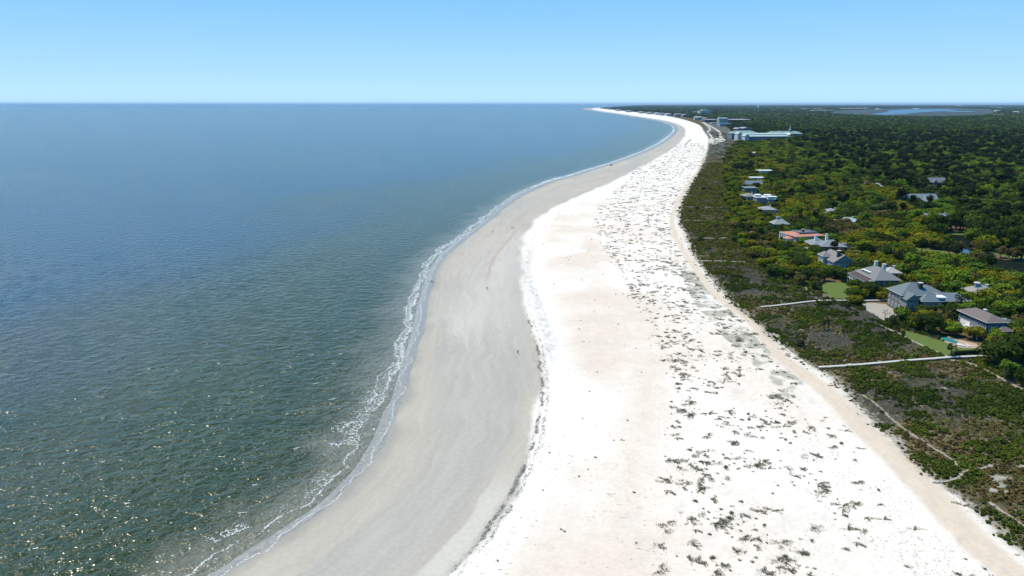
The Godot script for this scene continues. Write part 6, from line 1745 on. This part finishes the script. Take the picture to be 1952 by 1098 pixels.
func build_scrub() -> void:
	rng.seed = 8
	var protos := [shrub(0.85, 0.9, 7, 13, 0.24), shrub(1.0, 1.1, 8, 13, 0.26), twig_bush(0.8, 0.8, 34), twig_bush(0.9, 1.0, 38), shrub(1.5, 1.6, 10, 18, 0.3)]
	var gv := PackedVector3Array()
	var gc := PackedColorArray()
	for k in 5:
		blades(gv, gc, Vector3(rng.randfn() * 0.35, -0.05, rng.randfn() * 0.35), 9, 0.3, 0.6, 0.035, 0.5)
	protos.append(plain(gv, PackedInt32Array(), gc))
	var lists := [[], [], [], [], [], []]
	var cols := [[], [], [], [], [], []]
	var d := 120.0
	while d < 2600.0:
		var cell := maxf(0.95, d * 0.0030)
		var xv := lx(VEG, d)
		var xt := lx(TREES, d) + 10.0
		var lim := (0.7222 * d + 18.0) * 1.06 + 4.0
		var x := xv - 5.0
		while x < minf(xt, lim):
			var px := x + rng.randf_range(-0.5, 0.5) * cell
			var pd := d + rng.randf_range(-0.5, 0.5) * cell
			x += cell
			var into := px - xv
			var a := n_mid.get_noise_2d(px * 1.3, pd * 1.3)
			var b := n_big.get_noise_2d(px * 1.6 + 300.0, pd * 1.6)
			var f := n_fine.get_noise_2d(px, pd)
			var edge := into + 3.0 * n_mid.get_noise_2d(px, pd) + 2.5 * f
			if rng.randf() > smoothstep(-2.5, 2.5, edge) * 0.96:
				continue
			if d < 1250.0 and f + 0.5 * n_mid.get_noise_2d(px, pd) > (0.62 if d < 420.0 else 0.85):
				continue                                        # bare sandy gap
			if not allowed(px, pd, 0.3):
				continue
			var k := 5
			var c: Color
			var r := rng.randf()
			var r2 := rng.randf()
			var inner := smoothstep(4.0, 40.0, into)
			if d > 1250.0 and into < 120.0 and r < 0.9:
				if r > 0.45:
					continue
				k = 2
				c = Color(0.13, 0.125, 0.095)
			elif a + 0.5 * f + 0.2 * inner + 0.55 * (r2 - 0.5) > 0.24:
				k = 0 if r < 0.5 else (1 if r < 0.85 or into < 10.0 else 4)
				c = Color(0.080, 0.102, 0.015).lerp(Color(0.034, 0.052, 0.010), clampf(b + 0.5, 0.0, 1.0))
			elif b + 0.3 * f > 0.06 + 0.6 * (r2 - 0.5):
				k = 2 if r < 0.5 else 3
				c = Color(0.225, 0.195, 0.155)
			elif b < -0.2 + 0.3 * (r2 - 0.5):
				k = 0 if r < 0.3 else 5
				c = Color(0.15, 0.105, 0.042)
			else:
				k = 5 if r < 0.6 else (2 if r < 0.8 else 0)
				c = Color(0.165, 0.145, 0.05)
			if d > 420.0 and d < 1250.0:
				if (k == 2 or k == 3 or k == 5) and rng.randf() < 0.66 * smoothstep(-0.35, 0.0, n_mid.get_noise_2d(px * 0.6 + 70.0, pd * 0.6)):
					k = 0 if r2 < 0.6 else 1
					c = Color(0.10, 0.098, 0.018)
				elif k != 2 and k != 3:
					c = c.lerp(Color(0.115, 0.105, 0.018), 0.5 * smoothstep(-0.2, 0.2, b + a))
			c = c * rng.randf_range(0.7, 1.3)
			var s := (0.75 + 0.5 * rng.randf()) * (cell / 0.95 * 0.55 + 0.45)
			if into < 3.0:
				s *= 0.7
			lists[k].append(Transform3D(Basis(Vector3.UP, rng.randf() * TAU).scaled(Vector3(s, minf(s, 1.3) * rng.randf_range(0.7, 1.1), s)), Vector3(px, ground_y(px, pd) - 0.03, -pd)))
			cols[k].append(c)
		d += cell
	var words := ["low green shrubs covering the ground behind the beach", "rounded green bushes in the dune scrub", "grey bare-twigged thicket behind the beach", "taller grey bare-twigged thicket behind the beach", "knee-high dark bushes deep in the dune scrub", "dry grass tufts covering the scrub ground"]
	for k in protos.size():
		mm("dune_scrub" if k != 5 else "dry_grass", protos[k], M.wild, lists[k], cols[k], words[k], "scrub")

func build_dune_grass() -> void:
	rng.seed = 21
	var big := []
	var med := []
	var small := []
	for k in 7:
		big.append(grass_clump(66, 3.4, rng.randf_range(0.8, 1.5)))
	for k in 6:
		med.append(grass_clump(22, 1.5, rng.randf_range(0.8, 1.4)))
	for k in 5:
		small.append(grass_clump(6, 0.5, 1.0))
	var spots: Array = []                                       # [d, x, mesh, scale, kind]
	for q in [[Vector2(90.2, 236.1), 1.0], [Vector2(67.5, 186.4), 0.9], [Vector2(86.8, 191.1), 0.7], [Vector2(50.0, 158.2), 1.0], [Vector2(51.0, 145.7), 0.9], [Vector2(62.1, 150.0), 0.9], [Vector2(60.1, 143.0), 0.9], [Vector2(71.7, 155.0), 1.0], [Vector2(81.9, 175.3), 0.7], [Vector2(65.0, 162.9), 0.7], [Vector2(41.1, 148.8), 0.8], [Vector2(56.9, 195.4), 0.6], [Vector2(47.8, 189.5), 0.6], [Vector2(52.2, 181.0), 0.6], [Vector2(54.0, 151.1), 0.7], [Vector2(40.4, 141.4), 0.8], [Vector2(32.1, 139.5), 0.8], [Vector2(37.2, 157.3), 0.8], [Vector2(42.5, 158.2), 0.8], [Vector2(36.5, 153.7), 0.6], [Vector2(59.8, 231.1), 0.8], [Vector2(55.7, 224.9), 0.7], [Vector2(64.4, 222.4), 0.8], [Vector2(67.6, 207.3), 0.6], [Vector2(59.6, 205.5), 0.7], [Vector2(87.6, 213.8), 0.7], [Vector2(65.9, 199.8), 0.7], [Vector2(102.7, 208.1), 0.6], [Vector2(92.2, 176.5), 0.6], [Vector2(86.5, 165.4), 0.6]]:
		spots.append([q[0].y, q[0].x, big[rng.randi() % 7], q[1] * rng.randf_range(0.9, 1.1), 0])
	var d := 112.0
	while d < 3000.0:
		var cell := 2.2 + d * 0.0033
		var xg := lx(GRASS, d)
		var xv := lx(VEG, d)
		var xp := lx(TRACK, d)
		var hw := lerpf(5.4, 2.2, smoothstep(140.0, 420.0, d))
		var xw := lx(WRACK, d)
		var x := xw + 6.0
		while x < minf(xv, (0.7222 * d + 18.0) * 1.05):
			var px := x + rng.randf_range(-0.5, 0.5) * cell
			var pd := d + rng.randf_range(-0.5, 0.5) * cell
			x += cell
			if d < 1250.0 and absf(px - xp) < hw:
				continue
			var r := rng.randf()
			var dens := n_mid.get_noise_2d(px * 1.4, pd * 1.4)
			var dunes := smoothstep(xg - 5.0, xg + 4.0, px)
			if px > xp:
				dunes *= 0.45 if px < xv - 3.0 else 1.3
			if d > 1900.0:
				dunes *= 0.12
			var want := (0.46 + 1.5 * dens) * dunes + 0.025
			want *= lerpf(0.85, 1.4, smoothstep(190.0, 380.0, d))
			if d > 262.0 and d < 470.0 and px < xp and px > xp - 20.0:
				want += 0.2
			if d < 215.0 and px > xp - 22.0:
				want *= 0.4
			if rng.randf() > want:
				continue
			if dunes > 0.5 and r < 0.17 + 0.35 * dens:
				spots.append([pd, px, big[rng.randi() % 7], rng.randf_range(0.45, 0.85), 0])
			elif dunes > 0.5 and r < 0.55:
				spots.append([pd, px, med[rng.randi() % 6], rng.randf_range(0.6, 1.1), 1])
			else:
				spots.append([pd, px, small[rng.randi() % 5], rng.randf_range(0.6, 1.1), 2])
		d += cell
	spots.sort_custom(func(p, q): return p[0] < q[0])
	var words := ["wide straggling patch of dry beach grass", "middling clump of dry beach grass", "small lone tuft of beach grass"]
	var called := ["grass_patch", "grass_clump", "grass_tuft"]
	var n := 0
	var lists := {}
	for e in spots:
		var y := ground_y(e[1], e[0]) - 0.02
		var s: float = e[3]
		if n < 300 and seen(e[1], e[0], 0.99) and e[0] > 136.0:
			var xg := lx(GRASS, e[0])
			var xp := lx(TRACK, e[0])
			var spot := "out on the open sand"
			if e[1] > xp + 3.0:
				spot = "between the vehicle track and the scrub"
			elif e[1] > xp - 14.0:
				spot = "beside the vehicle track"
			elif e[1] > (xg + xp) * 0.5:
				spot = "in the middle of the low dunes"
			elif e[1] > xg - 6.0:
				spot = "along the seaward edge of the low dunes"
			var o := thing(called[e[4]], "%s %s" % [words[e[4]], spot], "beach grass", "beach grass on the dry sand")
			o.position = Vector3(e[1], y, -e[0])
			o.scale = Vector3(s, 0.8 + 0.3 * s, s)
			o.rotation.y = rng.randf_range(-0.5, 0.5)
			part("blades", e[2], M.grass, o)
			n += 1
			continue
		if not lists.has(e[2]):
			lists[e[2]] = [[], []]
		s *= 1.0 + e[0] / 2500.0
		lists[e[2]][0].append(Transform3D(Basis(Vector3.UP, rng.randf() * TAU).scaled(Vector3(s, s, s)), Vector3(e[1], y, -e[0])))
		lists[e[2]][1].append(Color(1, 1, 1) * rng.randf_range(0.8, 1.2))
	for k in lists:
		mm("beach_grass", k, M.grass, lists[k][0], lists[k][1], "countless tufts of beach grass dotting the sand farther along the shore", "beach grass")
	# sprouts and litter on the sand: single sprigs
	rng.seed = 31
	var v := PackedVector3Array()
	var c := PackedColorArray()
	blades(v, c, Vector3(0, -0.03, 0), 7, 0.22, 0.26, 0.04, 0.6)
	var sprig := plain(v, PackedInt32Array(), c)
	var list := []
	var cols := []
	for k in 36000:
		var dd := 128.0 + 520.0 * pow(rng.randf(), 1.5)
		var xw := lx(WRACK, dd)
		var xv := lx(VEG, dd)
		var px := rng.randf_range(xw + 4.0, minf(xv + 1.0, 0.76 * dd + 20.0))
		var xp := lx(TRACK, dd)
		var hw := lerpf(5.0, 2.0, smoothstep(140.0, 420.0, dd))
		if absf(px - xp) < hw:
			continue
		var keep := 0.02
		var near_track := xp - hw - px
		if dd > 258.0 and dd < 475.0 and near_track > 0.0 and near_track < 17.0:
			keep = 0.9
		elif dd < 205.0 and absf(near_track - 10.0) < 14.0:
			keep = 0.8 * smoothstep(-0.1, 0.2, n_mid.get_noise_2d(px, dd))
		elif px > xv - 7.0:
			keep = 0.6
		elif px > lx(GRASS, dd):
			keep = 0.22 * smoothstep(-0.2, 0.3, n_mid.get_noise_2d(px * 1.4, dd * 1.4))
		if rng.randf() > keep:
			continue
		var s := rng.randf_range(0.6, 1.3)
		list.append(Transform3D(Basis(Vector3.UP, rng.randf() * TAU).scaled(Vector3(s, s, s)), Vector3(px, ground_y(px, dd), -dd)))
		cols.append(Color(0.8, 0.85, 0.8) * rng.randf_range(0.7, 1.3))
	mm("sand_sprouts", sprig, M.grass, list, cols, "tiny sprouts sprinkled over the sand beside the vehicle track", "sprouts")
	# reed litter of the strand line
	var lv := PackedVector3Array()
	for k in 5200:
		var dd := rng.randf_range(118.0, 330.0)
		var px := lx(WRACK, dd) + 0.9 * n_fine.get_noise_2d(lx(WRACK, dd), dd) + rng.randfn() * 0.35 + (2.0 if rng.randf() < 0.2 else 0.0)
		if n_mid.get_noise_2d(7.0, dd * 1.6) + 0.35 * n_fine.get_noise_2d(px, dd) < -0.1 and rng.randf() < 0.85:
			continue
		var y := ground_y(px, dd) + rng.randf_range(0.01, 0.07)
		var th := rng.randf_range(0.6, 2.0)
		var L := Vector3(cos(th), rng.randf_range(-0.08, 0.08), -sin(th)) * rng.randf_range(0.15, 0.5)
		var w := Vector3(sin(th), 0.1, cos(th)) * rng.randf_range(0.02, 0.06)
		var p := Vector3(px, y, -dd)
		quad(lv, p - L - w, p - L + w, p + L + w, p + L - w)
	for k in 1500:
		var dd := 125.0 + 420.0 * pow(rng.randf(), 1.6)
		var xw := lx(WRACK, dd)
		var px := lerpf(xw + 4.0, lx(GRASS, dd) + 4.0, rng.randf())
		if n_mid.get_noise_2d(px * 1.2, dd * 1.2) < 0.05:
			continue
		var y := ground_y(px, dd) + rng.randf_range(0.015, 0.05)
		var th := rng.randf_range(-0.35, 0.25)
		var L := Vector3(cos(th), 0.02, -sin(th)) * rng.randf_range(0.12, 0.7)
		var w := Vector3(sin(th), 0.05, cos(th)) * rng.randf_range(0.03, 0.08)
		var p := Vector3(px, y, -dd)
		quad(lv, p - L, p - L * 0.5 + w, p + L, p + L * 0.5 - w)
	var o := part("reed_litter", plain(lv), tint_mat("plain", Color(0.12, 0.115, 0.105)), self)
	stuff(o, "dark broken reed litter along the strand line", "litter")

func build_people() -> void:
	rng.seed = 3
	var black := Color(0.015, 0.015, 0.02)
	var dark := Color(0.03, 0.025, 0.02)
	person("person in dark clothes walking alone beside the strand line", Vector2(2.4, 282.0), 20, 0, black, black, dark)
	person("person in dark top walking alone in the middle of the damp sand", Vector2(-13.7, 388.7), 15, 1, black, Color(0.02, 0.03, 0.06), dark)
	person("person in navy walking in a pair by the water's edge, on the sea side", Vector2(-46.3, 406.9), 10, 0, Color(0.02, 0.03, 0.07), black, dark)
	person("person in black walking in a pair by the water's edge, on the sand side", Vector2(-45.1, 406.3), -10, 1, black, black, Color(0.1, 0.07, 0.04))
	person("person in dark jacket alone on the sand below the far pair", Vector2(-15.6, 573.4), 30, 2, black, Color(0.03, 0.03, 0.04), dark)
	person("person with pale shirt in the far pair by the brown streak", Vector2(-0.3, 589.8), 5, 0, Color(0.2, 0.18, 0.17), black, dark)
	person("person with dark shirt in the far pair by the brown streak", Vector2(1.1, 589.8), 0, 1, Color(0.05, 0.05, 0.06), black, dark)
	var far := [Vector2(133.8, 1167.1), Vector2(157.2, 1223.7), Vector2(145.4, 1133.2), Vector2(148.2, 1133.2), Vector2(203.7, 1296.9), Vector2(240.3, 1454.7), Vector2(259.4, 1491.2), Vector2(409.8, 1996.1), Vector2(413.8, 1964.8), Vector2(441.6, 2149.0), Vector2(380.7, 1763.5), Vector2(465.6, 2106.9), Vector2(502.8, 2255.6), Vector2(495.0, 2168.3), Vector2(512.9, 2216.3), Vector2(519.3, 2197.1), Vector2(560.6, 2359.7), Vector2(621.7, 2517.9), Vector2(750.3, 3314.8), Vector2(843.3, 3599.8), Vector2(866.2, 4005.1), Vector2(346.3, 1703.8), Vector2(336.8, 1673.9), Vector2(446.7, 2046.8), Vector2(541.3, 2224.5), Vector2(542.4, 2323.9)]
	for p in far:
		var q: Vector2 = p
		person("tiny far-off beachgoer in dark clothes beyond the grassy dunes", q, rng.randf() * 360, rng.randi() % 3, [black, Color(0.04, 0.03, 0.05), Color(0.12, 0.03, 0.03), Color(0.03, 0.05, 0.12)][rng.randi() % 4], black, dark, "beachgoers on the far curve of sand")
	# a row of navy parasols and a brown beach tent
	var cone := PackedVector3Array()
	for k in 8:
		var a0 := TAU * k / 8
		var a1 := TAU * (k + 1) / 8
		cone.append_array(PackedVector3Array([Vector3(0, 2.6, 0), Vector3(cos(a0) * 1.6, 2.0, sin(a0) * 1.6), Vector3(cos(a1) * 1.6, 2.0, sin(a1) * 1.6)]))
	var canopy := plain(cone)
	var pv := PackedVector3Array()
	tube_to(pv, Vector3(0, -0.2, 0), Vector3(0, 2.55, 0), 0.04, 0.04, 5)
	var pole := plain(pv)
	var p0 := Vector2(420.1, 1802.8)
	var p1 := Vector2(495.4, 2063.9)
	for k in 16:
		var q := p0.lerp(p1, k / 15.0)
		var o := thing("beach_umbrella", "navy beach umbrella in the straight row on the far sand", "umbrella", "row of navy beach umbrellas")
		o.position = Vector3(q.x, ground_y(q.x, q.y), -q.y)
		o.scale = Vector3.ONE * 1.35
		part("canopy", canopy, tint_mat("cloth", Color(0.03, 0.04, 0.09)), o)
		part("pole", pole, M.white_trim, o)
	var tq := Vector2(163.8, 1221.2)
	var tent := thing("beach_tent", "low brown beach tent close to the water's edge", "tent")
	tent.position = Vector3(tq.x, ground_y(tq.x, tq.y), -tq.y)
	var tv := PackedVector3Array()
	var rr := hip_roof(4.6, 3.0, 1.3, 3.6, false, 0.6)
	part("canopy", rr, tint_mat("cloth", Color(0.15, 0.12, 0.09)), tent, Vector3(0, 0.4, 0))
	for k in 4:
		tube_to(tv, Vector3((k % 2 - 0.5) * 4.2, -0.05, (k / 2 - 0.5) * 2.6), Vector3((k % 2 - 0.5) * 4.2, 0.45, (k / 2 - 0.5) * 2.6), 0.04, 0.04, 4)
	part("poles", plain(tv), M.rubber, tent)
	# loungers and kayaks in the gardens
	var n := 0
	for q in [Vector2(186.2, 289.2), Vector2(186.7, 288.5), Vector2(187.2, 287.9), Vector2(187.6, 287.2), Vector2(189.5, 288.5)]:
		var o := thing("sun_lounger", "white sun lounger on the terrace between pool and lawn", "lounger", "loungers on the pool terrace")
		o.position = Vector3(q.x, 2.245, -q.y)
		o.rotation.y = 0.4
		part("seat", box(Vector3(-0.35, 0.3, -0.5), Vector3(0.35, 0.4, 1.0)), M.white_trim, o)
		var bk := part("backrest", box(Vector3(-0.35, 0, -0.7), Vector3(0.35, 0.09, 0)), M.white_trim, o, Vector3(0, 0.35, -0.5))
		bk.rotation.x = 0.6
		for k in 4:
			part("leg", box(Vector3(-0.04, 0, -0.04), Vector3(0.04, 0.295, 0.04)), M.white_trim, o, Vector3((k % 2 - 0.5) * 0.6, 0, -0.4 + (k / 2) * 1.3))
	for q in [[Vector2(174.2, 313.8), Color(0.55, 0.06, 0.04), "red kayak lying on the lawn's edge under the oaks"], [Vector2(174.6, 311.8), Color(0.6, 0.12, 0.07), "orange-red kayak beside the red one"], [Vector2(178.8, 311.4), Color(0.12, 0.35, 0.5), "pale blue kayak under the oaks"], [Vector2(179.6, 310.2), Color(0.65, 0.65, 0.65), "white dinghy hull next to the blue kayak"]]:
		var o := thing("kayak", q[2], "kayak")
		o.position = Vector3(q[0].x, 2.3, -q[0].y)
		o.rotation.y = -0.7
		var kv := PackedVector3Array()
		for i in 10:
			var t0 := i / 10.0 * 2.0 - 1.0
			var t1 := (i + 1) / 10.0 * 2.0 - 1.0
			var w0 := 0.38 * sqrt(maxf(0.0, 1.0 - t0 * t0)) + 0.01
			var w1 := 0.38 * sqrt(maxf(0.0, 1.0 - t1 * t1)) + 0.01
			var x0 := t0 * 2.1
			var x1 := t1 * 2.1
			quad(kv, Vector3(x0, 0.3 + 0.1 * t0 * t0, -w0), Vector3(x1, 0.3 + 0.1 * t1 * t1, -w1), Vector3(x1, 0.3 + 0.1 * t1 * t1, w1), Vector3(x0, 0.3 + 0.1 * t0 * t0, w0))
			for s in [-1.0, 1.0]:
				quad(kv, Vector3(x0, 0.3 + 0.1 * t0 * t0, s * w0), Vector3(x1, 0.3 + 0.1 * t1 * t1, s * w1), Vector3(x1, 0.02 + 0.2 * t1 * t1, s * w1 * 0.5), Vector3(x0, 0.02 + 0.2 * t0 * t0, s * w0 * 0.5))
			quad(kv, Vector3(x0, 0.02 + 0.2 * t0 * t0, -w0 * 0.5), Vector3(x1, 0.02 + 0.2 * t1 * t1, -w1 * 0.5), Vector3(x1, 0.02 + 0.2 * t1 * t1, w1 * 0.5), Vector3(x0, 0.02 + 0.2 * t0 * t0, w0 * 0.5))
		part("hull", plain(kv), tint_mat("cloth", q[1]), o)
		part("cockpit", box(Vector3(-0.45, 0.305, -0.22), Vector3(0.45, 0.37, 0.22)), M.rubber, o)
	# parked cars by the slate-roofed house
	var cv := PackedVector3Array()
	var prof := [[-2.2, 0.35], [-2.2, 0.85], [-1.2, 0.98], [-0.6, 1.45], [1.0, 1.45], [1.7, 0.98], [2.2, 0.9], [2.2, 0.35]]
	for i in prof.size():
		var a: Array = prof[i]
		var b: Array = prof[(i + 1) % prof.size()]
		var wa := 0.88 if a[1] < 1.1 else 0.66
		var wb := 0.88 if b[1] < 1.1 else 0.66
		quad(cv, Vector3(a[0], a[1], -wa), Vector3(b[0], b[1], -wb), Vector3(b[0], b[1], wb), Vector3(a[0], a[1], wa))
		if i < prof.size() - 1:
			for s in [-1.0, 1.0]:
				quad(cv, Vector3(a[0], a[1], s * wa), Vector3(b[0], b[1], s * wb), Vector3(b[0], 0.35, s * wb), Vector3(a[0], 0.35, s * wa))
	var shell := plain(cv)
	var wheel := CylinderMesh.new()
	wheel.top_radius = 0.33
	wheel.bottom_radius = 0.33
	wheel.height = 0.22
	wheel.radial_segments = 12
	wheel.rings = 1
	for q in [[Vector2(383.0, 661.0), 10], [Vector2(386.7, 662.6), -5], [Vector2(390.1, 664.3), 8], [Vector2(393.9, 665.9), 0], [Vector2(390.0, 643.6), 40]]:
		var o := thing("parked_car", "small white car parked in the drive above the slate-roofed house", "car", "white cars in the drive")
		o.position = Vector3(q[0].x, 2.22, -q[0].y)
		o.rotation_degrees.y = q[1]
		part("body", shell, M.white_trim, o)
		for s in [-1.0, 1.0]:
			var gv := PackedVector3Array()
			quad(gv, Vector3(-1.02, 1.02, s * 0.86), Vector3(-0.6, 1.38, s * 0.72), Vector3(0.95, 1.38, s * 0.72), Vector3(1.5, 1.02, s * 0.86))
			part("side_window", plain(gv), M.glass, o, Vector3(0, 0, s * 0.03))
			for e in [-1.35, 1.35]:
				var w := part("wheel", wheel, M.rubber, o, Vector3(e, 0.33, s * 0.82))
				w.rotation.x = PI / 2
	print("done")
